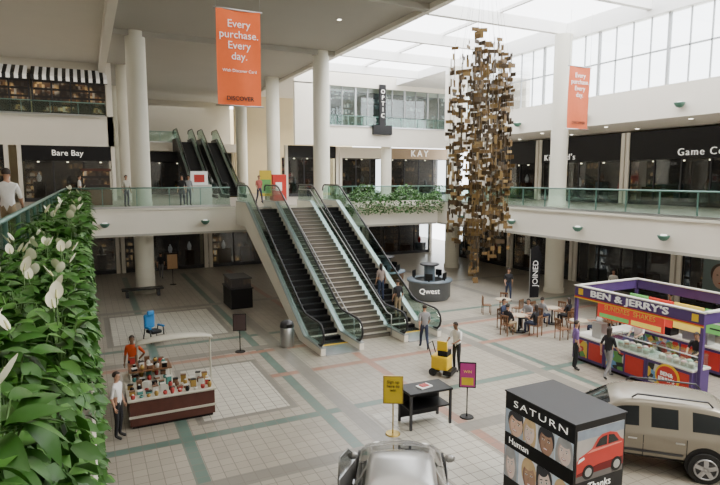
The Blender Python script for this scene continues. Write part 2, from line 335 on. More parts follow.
escalator(8.6,44.8,5,5,1.6,lab='distant dark escalator rising to third level',clad=DARK); escalator(10.9,44.8,5,5,1.6,lab='distant dark escalator rising to third level',clad=DARK)
# ---------------------------------------------------------------- storefronts
TAN=mat('tan_fascia',(.36,.27,.17),.6); SPOT=mat('shop_spotlight',(1,.85,.6),.5,emis=6)
def storefront(x,y,z,rz,L,H,sign,goods,head=DARK,tcol=TXE,tsize=.7,lab='dark glazed shopfront with lit sign',hh=1.0,sxo=0,depth=1.6,tsx=1,bold=0,sz=None,spc=1):
    t=thing('storefront',lab,'shop front',(x,y,z),rz)
    MB().box(.26,L-.26,depth,depth+.06,0,H-hh,goods).obj('display_wall',t); MB().box(.26,L-.26,.16,depth,H-hh-.05,H-hh,DARK).obj('shop_ceiling',t)
    MB().box(.26,L-.26,-.05,.15,H-hh,H,head).obj('sign_fascia',t)
    r=random.Random(int(x*7+y*3+L)); q=.8
    while q<L-1.2:
        hh_=r.uniform(.7,1.4); ww=r.uniform(.5,1.0)
        MB().box(q,q+ww,.5,1.1,0,hh_,r.choice((WOOD,DARK,BLUEG,CREAM if r.random()<.3 else DWOOD))).obj('display_plinth',t)
        if r.random()<.6: MB().lathe([(.0,0),(.10,0),(.16,.25),(.12,.45),(.05,.5),(.07,.58),(.0,.64)],r.choice((RED,WOOD,TXW,BLUEG,DGREY)),(q+ww/2,.8,hh_),12).obj('display_item',t)
        MB().cyl((q+ww/2,.9,H-hh-.12),(q+ww/2,.9,H-hh-.05),.07,.07,SPOT,10).obj('spotlight',t); q+=ww+r.uniform(.5,1.4)
    mb=MB(); nn=max(2,round(L/1.8)); s_=(L-.5)/nn
    for i in range(nn+1): mb.box(.25+i*s_-.04,.25+i*s_+.04,0,.1,0,H-hh,DGREY)
    mb.box(.25,L-.25,0,.1,0,.25,DGREY); mb.obj('window_frame',t)
    MB().box(.25,L-.25,.04,.06,.25,H-hh,GLASSD).obj('display_glass',t)
    mp=MB().box(0,.25,-.1,.2,0,H,WHITE).mesh('pilaster'); mkobj('pilaster',mp,t); mkobj('pilaster',mp,t,(L-.25,0,0))
    if sign: text(sign,tsize,tcol,t,(L/2+sxo,-.09,sz if sz else H-hh/2),(pi/2,0,0),'sign_lettering',.03,bold=bold,sx=tsx,sc=spc)
    return t
storefront(-4.0,44,5,0,6,3.8,'Bare Bay',WOODW,tsize=.55,lab='dark jewellery shopfront with white sign on upper level')
storefront(-12.5,44,5,0,8,3.8,'',DARKW,lab='dark shopfront with wood display on upper level')
storefront(15.5,46.5,5,0,5,4.4,'',REDW,lab='upper level shopfront with red and warm displays')
storefront(20.6,46.5,5,0,4.8,4.4,'',WOODW,head=WHITE,lab='upper level shopfront with warm lit displays')
storefront(25.5,46.5,5,0,7,4.4,'KAY',WOODW,head=TAN,tsize=.85,lab='upper level shopfront with tan fascia and white sign',spc=1.4,bold=0)
storefront(3,58.6,5,0,11,4.15,'',DARKW,lab='dim shopfront beyond far escalators')
storefront(-12,42,0,0,7,3.55,'',DARKW,hh=.6,lab='dim ground level shopfront'); storefront(-4.9,42,0,0,6.8,3.55,'',WOODW,hh=.6,lab='ground level shopfront with amber displays')
storefront(2,42,0,0,5.9,3.55,'',DARKW,hh=.6,lab='dim ground level shopfront'); storefront(8,42,0,0,6.9,3.55,'',WOODW,hh=.6,lab='ground level shopfront with amber displays')
storefront(15,42,0,0,5.9,3.55,'',COOLW,hh=.6,lab='ground level shopfront with cool lit displays'); storefront(21,42,0,0,6.6,3.55,'',WOODW,hh=.6,head=WOOD,lab='ground level shopfront with amber displays')
for (ya,L,sg,g,hd,sz,so_) in ((38,5.8,'',DARKW,DARK,1,0),(32.1,7.4,"Kirkland's",WOODW,DARK,.6,-1.7),(24.6,9,'Game Center',DARKW,DARK,.58,.85),(15.5,8.9,'',DARKW,DARK,1,0),(6.5,9,'',COOLW,DARK,1,0)):
    storefront(30.6,ya,5,-pi/2,L,4.4,sg,g,head=hd,hh=1.7,tsize=sz,lab='dark upper level shopfront in side wing'+(' with white lettering' if sg else ''),sxo=so_,bold=-.008,sz=3.05,tsx=1.0,spc=1.2)
for (ya,L,g) in ((40,7.9,WOODW),(32,5.9,DARKW),(26,6.9,COOLW),(19,5.9,WOODW),(13,7.9,DARKW),(5,8,DARKW)):
    storefront(28,ya,0,-pi/2,L,3.55,'',g,hh=.6,lab='dark ground level shopfront in side wing')
t=thing('wall_poster','large beauty portrait poster in side wing shopfront window','poster',(27.85,16.6,.6),-pi/2)
MB().box(-.9,.9,-.05,0,0,2.2,mat('poster_teal',(.14,.19,.19),.5)).obj('poster_board',t); MB().sph((0,-.05,1.15),(.42,.03,.58),mat('poster_skin',(.55,.36,.28),.5),20).sph((.0,-.04,1.3),(.6,.02,.62),mat('poster_hair',(.06,.03,.02),.5),20).sph((-.15,-.085,1.25),(.06,.01,.025),BLACK,8).sph((.15,-.085,1.25),(.06,.01,.025),BLACK,8).sph((0,-.085,.85),(.10,.01,.03),RED,8).obj('portrait_print',t)
for j,x0 in enumerate((-12.5,-7.7,-2.9)):
    t=thing('awning','black and white striped window awning above glazed display','awning',(x0,44,0))
    mb=MB(); L=4.6
    for i in range(20):
        a=i*L/20; b=(i+1)*L/20; mt=TXW if i%2 else BLACK
        mb.add([(a,-.9,13.3),(b,-.9,13.3),(b,.6,14.1),(a,.6,14.1),(a,-.9,13.0),(b,-.9,13.0)],[(0,1,2,3),(4,5,1,0)],mt)
    mb.obj('striped_canvas',t); MB().tube([(0,-.88,13.0),(L,-.88,13.0)],.03,BLACK,6).obj('front_bar',t)
    for i in range(5): MB().box(i*L/4-.05,i*L/4+.05,.3,.4,10.9,13.6,DGREY).obj('window_frame',t)
    MB().box(0,L,1.2,1.3,10.9,13.6,WOODW if j else DARKW).obj('display_window',t)
t=thing('blade_sign','tall narrow black vertical shop sign with white marks on black box','sign',(23.2,43.2,0)); MB().box(-.3,.3,-.1,.1,11.1,14.5,BLACK).box(-.9,.9,-.15,.15,10.3,11.1,BLACK).obj('sign_panel',t)
text('O\nP\nT\nI\nC',.5,TXE,t,(0,-.12,12.9),(pi/2,0,0),'sign_lettering',.01)
# ---------------------------------------------------------------- fascia dome lamps
VERD=mat('verdigris',(.10,.22,.17),.4,.5)
def dome(loc,rz):
    t=thing('wall_lamp','small verdigris bronze dome uplight on white fascia','lamp',loc,rz,group='fascia dome lamps')
    MB().lathe([(.0,-.18),(.12,-.15),(.2,-.06),(.24,.03),(.24,.06),(.18,.06)],VERD,(0,-.26,0),16).obj('dome_shade',t)
    MB().cyl((0,0,0),(0,-.1,0),.06,.06,TEALM,10).obj('bracket',t); MB().cyl((0,-.26,.05),(0,-.26,.1),.14,.1,TXE,12).obj('bulb',t)
for x in (.8,5.9): dome((x,32,4.2),0)
for y in (24.3,19.6,15.1,29): dome((21.5,y,4.2),-pi/2)
for y in (22.5,27.7,17): dome((24.7,y,9.95),-pi/2)
LAMP=mat('lamp_glow',(1,.9,.72),.5,emis=9)
def downl(x,y,z):
    t=thing('downlight','small round recessed ceiling downlight with warm glow','lamp',(x,y,z),group='recessed ceiling downlights')
    MB().cyl((0,0,-.02),(0,0,0),.14,.14,STEEL,14).obj('trim_ring',t); MB().cyl((0,0,-.03),(0,0,-.02),.10,.10,LAMP,14).obj('lamp_disc',t)
for y in range(8,35,5):
    for x in (26.8,29.4): downl(x,y,9.5)
for x in range(0,26,4):
    downl(x,36,3.55)
    downl(x,39.5,3.55)
downl(12.0,27,14.6)
# ---------------------------------------------------------------- banners
def banner(x,y,mt,lab,w=1.65,z0=9.07,z1=12.45):
    t=thing('hanging_banner',lab,'banner',(x,y,0)); mb=MB(); n_=8; vs=[];fs=[]
    for i in range(n_+1):
        for j in range(9):
            vs.append((-w/2+w*j/8,.03*math.sin(j*.9+i*.5),z0+(z1-z0)*i/n_))
    for i in range(n_):
        for j in range(8): fs.append((i*9+j,i*9+j+1,(i+1)*9+j+1,(i+1)*9+j))
    mb.add(vs,fs,mt,True).obj('banner_cloth',t)
    for z in (z0,z1): MB().tube([(-w/2-.08,0,z),(w/2+.08,0,z)],.03,STEEL,8).obj('rod',t)
    for q in (-1,1): MB().tube([(q*w/2,0,z1),(q*w/2,0,14.6)],.008,STEEL,5).obj('hanging_wire',t)
    return t
b1=banner(4.9,19.4,ORANGE,'large orange vertical banner with white slogan hanging from ceiling',1.5,9.05,12.2)
text('Every\npurchase.\nEvery\nday.',.35,TXW,b1,(0,-.06,11.2),(pi/2,0,0)); text('With Discover Card',.14,TXW,b1,(0,-.06,10.2),(pi/2,0,0))
text('DISCOVER',.2,TXK,b1,(0,-.06,9.28),(pi/2,0,0),bold=.004)
b2=banner(22.0,20.6,OR2,'orange vertical banner with white lettering hanging in front of clerestory',1.4,9.0,12.0)
text('Every\npurchase.\nEvery\nday.',.31,TXW,b2,(0,-.06,11.1),(pi/2,0,0)); text('DISCOVER',.19,TXK,b2,(0,-.06,9.3),(pi/2,0,0))
# ---------------------------------------------------------------- hanging sculpture
WIRE=mat('fine_wire',(.25,.24,.22),.5,.5)
sc=thing('hanging_sculpture','tall hanging sculpture of many thin bronze plates on wires','sculpture',(13.8,17.7,0))
plates=[]
rs=random.Random(4)
for i in range(82):
    a=rs.random()*2*pi; r=1.24*math.sqrt(rs.random()); x=r*math.cos(a); y=r*math.sin(a)
    e=1-r/1.25
    top=11.2+1.0*e+rs.uniform(-1.1,.3); bot=4.9-2.4*e+rs.uniform(-.9,1.4)
    mb=MB(); mb.tube([(x,y,bot),(x,y,top+.1)],.004,WIRE,4); 
    if i%5==0: mb.tube([(x,y,top+.1),(x*.5,y*.5,14.0)],.004,WIRE,4)
    mb.obj('wire',sc)
    z=top
    while z>bot:
        if rs.random()<.42: hgt=rs.uniform(.2,.42); wd=rs.uniform(.06,.11)
        else: hgt=rs.uniform(.10,.17); wd=rs.uniform(.22,.38)
        plates.append((x+rs.uniform(-.05,.05),y+rs.uniform(-.05,.05),z-hgt/2,hgt,wd,rs.random()*pi,rs.choice((BRONZE,BRONZE,BRONZE2,BRONZE2,BRONZE3)))); z-=hgt+rs.uniform(.10,.48)
MB().lathe([(.62,14.0),(.62,14.05),(.55,14.05),(.55,14.0),(.62,14.0)],DGREY,n=24).obj('hanging_ring',sc)
for a in (0,2.1,4.2): MB().tube([(.58*math.cos(a),.58*math.sin(a),14.03),(.58*math.cos(a),.58*math.sin(a),14.6)],.01,DGREY,6).obj('hanging_rod',sc)
fw=Vector((math.sin(yaw),math.cos(yaw)))
plates.sort(key=lambda q:q[0]*fw.x+q[1]*fw.y)
def plate(mb,q,local=False):
    M=Matrix.Translation((0,0,0) if local else (q[0],q[1],q[2]))@Matrix.Rotation(q[5],4,'Z')
    mb.cb((0,0,0),(q[4],.012,q[3]),q[6],M)
for q in plates[:100]:
    mb=MB(); plate(mb,q,True); mb.obj('bronze_plate',sc,(q[0],q[1],q[2]))
mb=MB(); [plate(mb,q) for q in plates[100:]]; mb.obj('bronze_plates',sc,kind='stuff')
# ---------------------------------------------------------------- planter + peace lilies
t=thing('planter_box','long dark planter along balcony edge filled with soil','planter',(0,0,5))
MB().box(-.86,-.14,.4,31.4,0,.3,mat('planter_green',(.03,.05,.025),.8)).obj('box',t); MB().box(-.8,-.18,.5,31.3,.3,.33,SOIL).obj('soil',t)
def leafmesh(mb,M,L,W,mt,curl=.5,seg=6,fold=.12,blunt=.8):
    vs=[];fs=[]
    for i in range(seg+1):
        u=i/seg; wd=W*math.sin(pi*min(1,u*.93+.05))**blunt*(1-u*.25) if i<seg else 0.002
        y=L*u*(1-.15*curl*u); z=-curl*L*u*u*.6
        vs+= [(-wd,y,z+fold*wd*2),(0,y,z),(wd,y,z+fold*wd*2)]
    for i in range(seg):
        a=i*3; fs+= [(a,a+1,a+4,a+3),(a+1,a+2,a+5,a+4)]
    mb.add(vs,fs,mt,True,M)
STEMM=mat('lily_stem',(.08,.18,.04),.5)
def lily(seed,nl=58):
    r=random.Random(seed); t=mkobj('peace_lily',None,None,(0,0,5.33),label='peace lily with glossy green leaves and white blooms in planter',category='plant',group='peace lilies in the balcony planter')
    mb=MB()
    for i in range(nl):
        a=r.random()*2*pi; lean=r.uniform(.1,.6); h=r.uniform(.06,.46)
        tip=Vector((math.cos(a)*lean*h*.6,math.sin(a)*lean*h*.6,h)); mb.tube([(0,0,0),tuple(tip*.5+Vector((0,0,.03))),tuple(tip)],.004,STEMM,4)
        M=Matrix.Translation(tip)@Matrix.Rotation(a-pi/2,4,'Z')@Matrix.Rotation(r.uniform(-.4,.8),4,'X')@Matrix.Rotation(r.uniform(-.5,.5),4,'Y')
        leafmesh(mb,M,r.uniform(.13,.20),r.uniform(.034,.050),LEAF if r.random()<.75 else LEAFB,r.uniform(.4,1.3))
    mb.obj('foliage',t)
    for i in range((1,1,1,0,1)[seed%5]):
        a=r.random()*2*pi; d=r.uniform(.03,.15); h=r.uniform(.50,.60); mb=MB(); x,y=d*math.cos(a),d*math.sin(a)
        mb.tube([(x*.2,y*.2,0),(x*.8,y*.8,h*.6),(x,y,h)],.004,STEMM,5)
        M=Matrix.Translation((x,y,h-.01))@Matrix.Rotation(a-pi/2,4,'Z')@Matrix.Rotation(.75,4,'X')
        leafmesh(mb,M,.105,.042,SPATHE,-.5,6,.16,.55)
        mb.cyl((x,y,h),(x+.02*math.cos(a),y+.02*math.sin(a),h+.045),.007,.004,SPADIX,6)
        mb.obj('flower',t)
    return t
protos=[lily(s) for s in range(5)]
y=1.5; spots=[]
while y<31:
    st_=.26 if y<7 else (.42 if y<12 else (.7 if y<18 else 1.1))
    for x in ((-.72,-.54,-.37) if y<3.4 else ((-.68,-.45,-.22) if y<10 else (-.6,-.17))): spots.append((x+random.uniform(-.04,.04),y+random.uniform(-.1,.1)))
    y+=st_
for i,(x,y) in enumerate(spots):
    sc_=random.uniform(.88,1.1)*(1 if y<9 else (1.25 if y<18 else 1.5))
    if i<5: o=protos[i]; o.location=(x,y,5.33); o.scale=(sc_,)*3
    else:
        # more blooms nearer, thinned out further away
        pool=(0,1,2,3,4) if y<8 else (0,3,3,2,3)
        copy_thing(protos[random.choice(pool)],(x,y,5.33),random.random()*6.28,scale=sc_)
mb=MB(); r=random.Random(8); t=thing('trailing_plant','dense green foliage spilling over outer side of balcony planter','plant',(0,0,0))
for i in range(7000):
    y=1.7+29.3*r.random()**1.9; z=r.uniform(3.9,5.65); x=r.uniform(-.10,-.01) if z<5.1 else r.uniform(-.24,-.02)
    if y<4: x-=.06
    M=Matrix.Translation((x,y,z))@Euler((r.uniform(-1.4,.3),r.uniform(-.6,.9),r.uniform(-2.6,-.5))).to_matrix().to_4x4(); leafmesh(mb,M,r.uniform(.08,.14),r.uniform(.028,.042),LEAF if i%4 else LEAFB,.6,3)
mb.obj('foliage',t,kind='stuff')
t=thing('ivy_planter','planter overflowing with trailing green ivy on balcony edge','planter',(0,0,0)); MB().box(13.9,21.3,31.35,31.9,4.75,5.15,WHITE).obj('box',t)
mb=MB(); r=random.Random(3)
for i in range(3200):
    x=r.uniform(13.6,21.4); h=abs(r.gauss(0,.5)); z=5.15+min(h,1.0)*(0.7+.35*math.sin(x*2.1)) if r.random()<.66 else r.uniform(4.35,5.2)
    y=r.uniform(31.25,31.85) if z>5.15 else r.uniform(31.15,31.35)
    M=Matrix.Translation((x,y,z))@Euler((r.uniform(-1,1.2),r.uniform(-1,1),r.uniform(0,6))).to_matrix().to_4x4(); leafmesh(mb,M,r.uniform(.12,.22),.06,LEAF2,.4,2)
mb.obj('foliage',t,kind='stuff')
# ---------------------------------------------------------------- people
def seg_d(p,a,b):
    ab=b-a; t=max(0,min(1,(p-a).dot(ab)/max(1e-9,ab.length_squared))); return (p-(a+ab*t)).length
BASE=dict(pel=(0,0,.95),sp=(0,.0,1.12),ch=(0,.0,1.32),nk=(0,.005,1.475),nk2=(0,-.005,1.53),h1=(0,-.015,1.575),h2=(0,-.012,1.65),h3=(0,-.005,1.71),
 shL=(.17,0,1.40),elL=(.225,.03,1.13),wrL=(.235,-.05,.89),shR=(-.17,0,1.40),elR=(-.225,.03,1.13),wrR=(-.235,-.05,.89),
 hiL=(.085,0,.90),knL=(.095,-.02,.50),anL=(.10,.03,.09),toL=(.115,-.14,.035),hiR=(-.085,0,.90),knR=(-.095,-.02,.50),anR=(-.10,.03,.09),toR=(-.115,-.14,.035))
POSES={'stand':{},
 'walk':dict(knL=(.09,-.16,.52),anL=(.09,-.22,.10),toL=(.10,-.39,.05),knR=(-.09,.05,.50),anR=(-.09,.27,.14),toR=(-.10,.14,.035),elL=(.225,.10,1.15),wrL=(.22,.10,.90),elR=(-.225,-.05,1.14),wrR=(-.21,-.22,.97)),
 'reach':dict(elL=(.22,-.12,1.17),wrL=(.15,-.36,1.10),elR=(-.22,-.12,1.17),wrR=(-.15,-.36,1.10),ch=(0,-.03,1.32),nk=(0,-.05,1.47),nk2=(0,-.07,1.525),h1=(0,-.10,1.565),h2=(0,-.11,1.64),h3=(0,-.11,1.70),shL=(.17,-.03,1.40),shR=(-.17,-.03,1.40)),
 'hip':dict(elL=(.34,.10,1.16),wrL=(.19,-.03,1.0)),
 'sit':None}
sit={}
for k_,v in BASE.items(): sit[k_]=(v[0],v[1],v[2]-.42) if k_[:2] in('pe','sp','ch','nk','h1','h2','h3','sh','el','wr','hi') else v
for s_,q in (('L',1),('R',-1)):
    sit['kn'+s_]=(q*.13,-.42,.53); sit['an'+s_]=(q*.12,-.38,.09); sit['to'+s_]=(q*.13,-.55,.035); sit['el'+s_]=(q*.23,-.10,.74); sit['wr'+s_]=(q*.12,-.34,.76)
POSES['sit']=sit
RAD=dict(pel=(.145,.105),sp=(.125,.095),ch=(.155,.105),nk=(.062,.055),nk2=(.05,.05),h1=(.066,.072),h2=(.078,.094),h3=(.066,.078),sh=(.062,.06),el=(.043,.043),wr=(.027,.027),hi=(.088,.088),kn=(.06,.062),an=(.042,.045),to=(.042,.03))
CH=[('pel','sp','shirt'),('sp','ch','shirt'),('ch','nk','shirt'),('nk','nk2','skin'),('nk2','h1','skin'),('h1','h2','skin'),('h2','h3','skin')]
for s_ in 'LR':
    CH+= [('ch','sh'+s_,'shirt'),('sh'+s_,'el'+s_,'shirt'),('el'+s_,'wr'+s_,'arm'),('pel','hi'+s_,'pants'),('hi'+s_,'kn'+s_,'pants'),('kn'+s_,'an'+s_,'pants'),('an'+s_,'to'+s_,'shoe')]
BODY={}
def body_mesh(pose):
    if pose in BODY: return BODY[pose]
    J=dict(BASE); J.update(POSES[pose]); J={a:Vector(b) for a,b in J.items()}
    names=list(J); V=[J[a] for a in names]; E=[(names.index(a),names.index(b)) for a,b,_ in CH]; Rr=[RAD.get(a,RAD.get(a[:2])) for a in names]; roots=[names.index('pel')]
    labs=[(J[a],J[b],l) for a,b,l in CH]
    for s_,q in (('L',1),('R',-1)):
        wv,e=J['wr'+s_],J['el'+s_]; d=(wv-e).normalized(); side=Vector((0,1,0)) if abs(d.z)>.6 else Vector((1,0,0)); side=(side-d*side.dot(d)).normalized(); nrm=d.cross(side)
        i0=len(V); V+= [wv-d*.01,wv+d*.045,wv+d*.085]; Rr+= [(.024,.024),(.034,.018),(.036,.017)]; E+= [(i0,i0+1),(i0+1,i0+2)]; roots.append(i0); labs.append((wv,wv+d*.09,'skin'))
        curl=nrm*(.018)*(-1 if nrm.dot(Vector((-q,0,0)))<0 else 1)
        for f,(off,l) in enumerate(((-.028,.06),(-.01,.072),(.01,.068),(.028,.052))):
            b0=wv+d*.08+side*off; i0=len(V); V+= [b0,b0+d*l*.55+curl*.4,b0+d*l+curl*1.4]; Rr+= [(.009,.009),(.008,.008),(.006,.006)]; E+= [(i0,i0+1),(i0+1,i0+2)]; roots.append(i0); labs.append((b0,b0+d*l,'skin'))
        b0=wv+d*.035-side*.02; i0=len(V); V+= [b0,b0+d*.03-side*.028+curl*.5,b0+d*.058-side*.034+curl]; Rr+= [(.011,.011),(.009,.009),(.007,.007)]; E+= [(i0,i0+1),(i0+1,i0+2)]; roots.append(i0); labs.append((b0,b0+d*.06,'skin'))
    h=J['h1']*.5+J['h2']*.5
    i0=len(V); V+= [h+Vector((0,-.07,.02)),h+Vector((0,-.10,-.012))]; Rr+= [(.008,.008),(.013,.012)]; E.append((i0,i0+1)); roots.append(i0); labs.append((h+Vector((0,-.07,.02)),h+Vector((0,-.1,-.012)),'skin'))
    for q in (-1,1):
        i0=len(V); V+= [h+Vector((q*.07,.005,.025)),h+Vector((q*.076,.008,-.02))]; Rr+= [(.01,.016),(.008,.01)]; E.append((i0,i0+1)); roots.append(i0); labs.append((V[-2],V[-1],'skin'))
    me=bpy.data.meshes.new('body'); me.from_pydata([tuple(v) for v in V],E,[]); o=bpy.data.objects.new('body_tmp',me); COL.objects.link(o)
    o.modifiers.new('s','SKIN'); sv=me.skin_vertices[0].data
    for i,r_ in enumerate(Rr): sv[i].radius=r_; sv[i].use_root=(i in roots)
    ss=o.modifiers.new('ss','SUBSURF'); ss.levels=1; ss.render_levels=1
    bpy.context.view_layer.update(); m2=bpy.data.meshes.new_from_object(o.evaluated_get(bpy.context.evaluated_depsgraph_get())); bpy.data.objects.remove(o)
    m2.materials.clear(); order=['skin','shirt','arm','pants','shoe']
    for _ in order: m2.materials.append(None)
    for p in m2.polygons:
        c=p.center; best=min(labs,key=lambda L_:seg_d(c,L_[0],L_[1])); p.material_index=order.index(best[2]); p.use_smooth=True
    BODY[pose]=(m2,J); return BODY[pose]
CM={}
def cmat(c,nm):
    key=(c,nm)
    if key not in CM: CM[key]=mat(nm,c,.75,noise=.12,scale=12)
    return CM[key]
SKIN=(.46,.26,.17); SKIND=(.20,.105,.06)
HAIRM={}
def person(loc,rz,pose,shirt,pants,hair=(.03,.02,.015),skin=SKIN,lab='',sleeve=False,long_hair=False,sc=1.0,shoe=(.03,.03,.03)):
    m,J=body_mesh(pose); me=m.copy(); mats=[cmat(skin,'skin'),cmat(shirt,'shirt_cloth'),cmat(shirt,'shirt_cloth') if sleeve else cmat(skin,'skin'),cmat(pants,'trouser_cloth'),cmat(shoe,'shoe_leather')]
    for i in range(5): me.materials[i]=mats[i]
    t=thing('person',lab,'person',loc,rz); t.scale=(sc,)*3
    mkobj('body',me,t)
    c=J['h2']+Vector((0,.008,.012)); key=(pose,long_hair)
    if key not in HAIRM:
        vs=[];fs=[];n_=14;k_=8
        for j in range(k_+1):
            for i in range(n_):
                th=pi*j/k_*(.78 if long_hair else .62); ph=2*pi*i/n_
                x=math.sin(th)*math.cos(ph); y_=math.sin(th)*math.sin(ph); z_=math.cos(th)
                front=max(0,-y_); zz=z_*.098
                if front>.35 and th>.9: zz=max(zz,.045)
                if long_hair and y_>-.1 and j>=k_-2: zz-=.07*(j-(k_-3))
                vs.append((c.x+x*.086,c.y+y_*.104,c.z+zz+.006))
        for j in range(k_):
            for i in range(n_): fs.append((j*n_+i,j*n_+(i+1)%n_,(j+1)*n_+(i+1)%n_,(j+1)*n_+i))
        HAIRM[key]=(vs,fs)
    vs,fs=HAIRM[key]; MB().add(vs,fs,cmat(hair,'hair'),True).obj('hair',t)
    h=J['h1']*.5+J['h2']*.5
    for q in (-1,1): MB().sph(tuple(h+Vector((q*.028,-.078,.02))),.009,BLACK,6).obj('eye',t)
    MB().cb(tuple(h+Vector((0,-.082,-.045))),(.04,.01,.009),cmat((.35,.1,.08),'lips')).obj('mouth',t)
    return t
WHT=(.72,.72,.70); BLK=(.012,.012,.016); NAVY=(.02,.03,.07); KH=(.30,.23,.14); GRY=(.22,.22,.23)
def face(a): return math.radians(a)
person((-1.5,14,5),pi*.95,'walk',WHT,KH,lab='man in white t-shirt walking on upper walkway, seen from behind',sc=1.03)
person((.45,14.95,0),face(60),'stand',WHT,BLK,lab='man in white shirt and black trousers standing beside goods cart')
person((1.05,18.3,0),face(-20),'hip',(.75,.10,.02),NAVY,lab='person in red-orange shirt tending goods cart',skin=SKIND)
person((11.15,15.3,0),face(-70),'reach',WHT,BLK,lab='man in white shirt and black trousers pushing yellow machine',skin=SKIND)
person((11.5,17.9,0),pi*.9,'walk',GRY,NAVY,lab='person in grey shirt walking towards escalator')
person((12.3,21.36,.36),pi,'stand',BLK,KH,lab='person in dark top riding lower end of escalator'); person((12.0,22.4,.96),pi,'stand',(.25,.2,.18),NAVY,lab='person in brown top riding lower end of escalator',long_hair=True)
person((14.9,13.6,0),face(60),'stand',(.16,.09,.28),BLK,lab='person in purple shirt standing at frozen dessert kiosk')
person((15.2,12.5,0),face(90),'walk',BLK,GRY,lab='person in black top beside frozen dessert kiosk',long_hair=True)
person((17.4,13.1,0),face(-80),'reach',WHT,BLK,lab='attendant in white shirt behind dessert counter')
person((17.3,10.9,0),face(-80),'reach',BLK,BLK,lab='attendant in black shirt behind dessert counter')
for (x,y,a,s_,l) in ((2.0,33.3,30,(.5,.48,.4),False),(4.9,33.0,-20,BLK,True),(5.35,33.6,10,GRY,False),(-.3,35.5,100,WHT,False)): person((x,y,5),face(a),'stand',s_,NAVY,lab='shopper standing on upper level behind glass railing',long_hair=l)
person((14.6,28.0,0),face(90),'stand',(.3,.32,.36),BLK,lab='shopper standing at round information counter'); person((15.0,31.0,0),face(160),'walk',BLK,GRY,lab='shopper walking under upper level')
person((20.3,23.3,0),face(-30),'walk',BLK,NAVY,lab='shopper in black walking beside tall flag banner'); person((25,20.5,0),face(-60),'stand',WHT,KH,lab='shopper in white by side wing shopfront')
person((4.2,38.5,0),face(170),'walk',BLK,GRY,lab='shopper in dark clothes under upper level'); person((26.5,13,5),face(-90),'walk',GRY,NAVY,lab='shopper on side wing upper level',long_hair=True)
person((9.7,34.2,5),face(10),'walk',(.4,.1,.08),NAVY,lab='shopper in red top near upper escalator landing')
# ---------------------------------------------------------------- cafe tables
TOPM=mat('pale_table_top',(.45,.38,.28),.4)
def table(x,y):
    t=thing('cafe_table','round pale cafe table on black pedestal base','table',(x,y,0),group='cafe tables')
    MB().cyl((0,0,.72),(0,0,.75),.38,.38,TOPM,24).obj('table_top',t); MB().cyl((0,0,.03),(0,0,.72),.035,.035,BLACK,10).obj('pedestal',t)
    MB().cyl((0,0,0),(0,0,.03),.26,.24,BLACK,20).obj('base',t); return t
chair0=None
def chair(x,y,rz):
    global chair0
    if chair0 is None:
        t=thing('dining_chair','brown wooden cafe chair with slatted back','chair',(x,y,0),rz,group='cafe chairs')
        MB().box(-.21,.21,-.2,.22,.43,.46,WOOD).obj('seat',t,bevel=.01)
        mb=MB().box(-.2,.2,.19,.22,.80,.88,WOOD)
        for i in range(4): mb.box(-.15+i*.09,-.12+i*.09,.195,.215,.46,.8,WOOD)
        mb.obj('backrest',t)
        for a,b,h in ((-.19,-.18,.43),(.17,-.18,.43),(-.19,.19,.86),(.17,.19,.86)): MB().box(a,a+.03,b,b+.03,0,h,WOOD).obj('leg',t)
        chair0=t; return t
    return copy_thing(chair0,(x,y,0),rz)
def cset(x,y,angs,ppl):
    table(x,y)
    for i,a in enumerate(angs):
        r_=.78; cx,cy=x+r_*math.sin(a),y-r_*math.cos(a)
        rz=a+pi; chair(cx,cy,rz)
        if i<len(ppl) and ppl[i]: 
            s_,pn,lh=ppl[i]; person((cx,cy,.0),rz,'sit',s_,pn,lab='person seated on wooden chair at round cafe table',long_hair=lh)
cset(16.5,18.2,(0.3,1.9,3.4,4.9),((BLK,NAVY,True),(GRY,BLK,False),(NAVY,BLK,False),(BLK,KH,False)))
cset(18.0,21.0,(0.3,2.4,4.2),()); cset(18.8,18.6,(0.3,1.9,3.4,4.9),((BLK,BLK,True),None,None,(GRY,NAVY,False)))
cset(18.1,16.4,(.8,2.6,4.5),((WHT,NAVY,False),)); cset(20.8,16.6,(.3,1.9,3.4,4.9),((BLK,BLK,False),None,(NAVY,BLK,True)))
cset(23.6,17.2,(.5,2.4,4.2),(((.4,.05,.05),BLK,False),)); 
# ---------------------------------------------------------------- dessert kiosk
bj=thing('dessert_kiosk','purple frozen dessert kiosk with glass freezer counters and lettered roof band','kiosk',(0,0,0))
X0,X1,Y0,Y1=16,19.2,9.95,14.65
PUR2=mat('violet_fascia',(.075,.04,.16),.45); CW=mat('counter_white',(.62,.60,.54),.4)
MB().box(X0-.05,X0+.05,Y0-.05,Y1+.05,2.34,2.68,PUR2).box(X1-.05,X1+.05,Y0-.05,Y1+.05,2.34,2.68,PUR2).box(X0+.05,X1-.05,Y0-.05,Y0+.05,2.34,2.68,PUR2).box(X0+.05,X1-.05,Y1-.05,Y1+.05,2.34,2.68,PUR2).obj('roof_band',bj)
MB().box(X0-.08,X0+.08,Y0-.08,Y1+.08,2.68,2.72,CW).box(X1-.08,X1+.08,Y0-.08,Y1+.08,2.68,2.72,CW).box(X0,X1,Y0-.08,Y0+.08,2.68,2.72,CW).box(X0,X1,Y1-.08,Y1+.08,2.68,2.72,CW).obj('roof_trim',bj)
MB().box(X0-.07,X0-.05,Y0-.05,Y1+.05,2.30,2.34,RED).obj('red_trim',bj); MB().box(X0-.07,X0-.05,Y0-.05,Y1+.05,2.26,2.30,YEL).obj('yellow_trim',bj)
mp=MB().box(-.05,.05,-.05,.05,0,2.34,PUR2).mesh('post')
for x in (X0,X1):
    for y in (Y0,Y1): mkobj('post',mp,bj,(x,y,0))
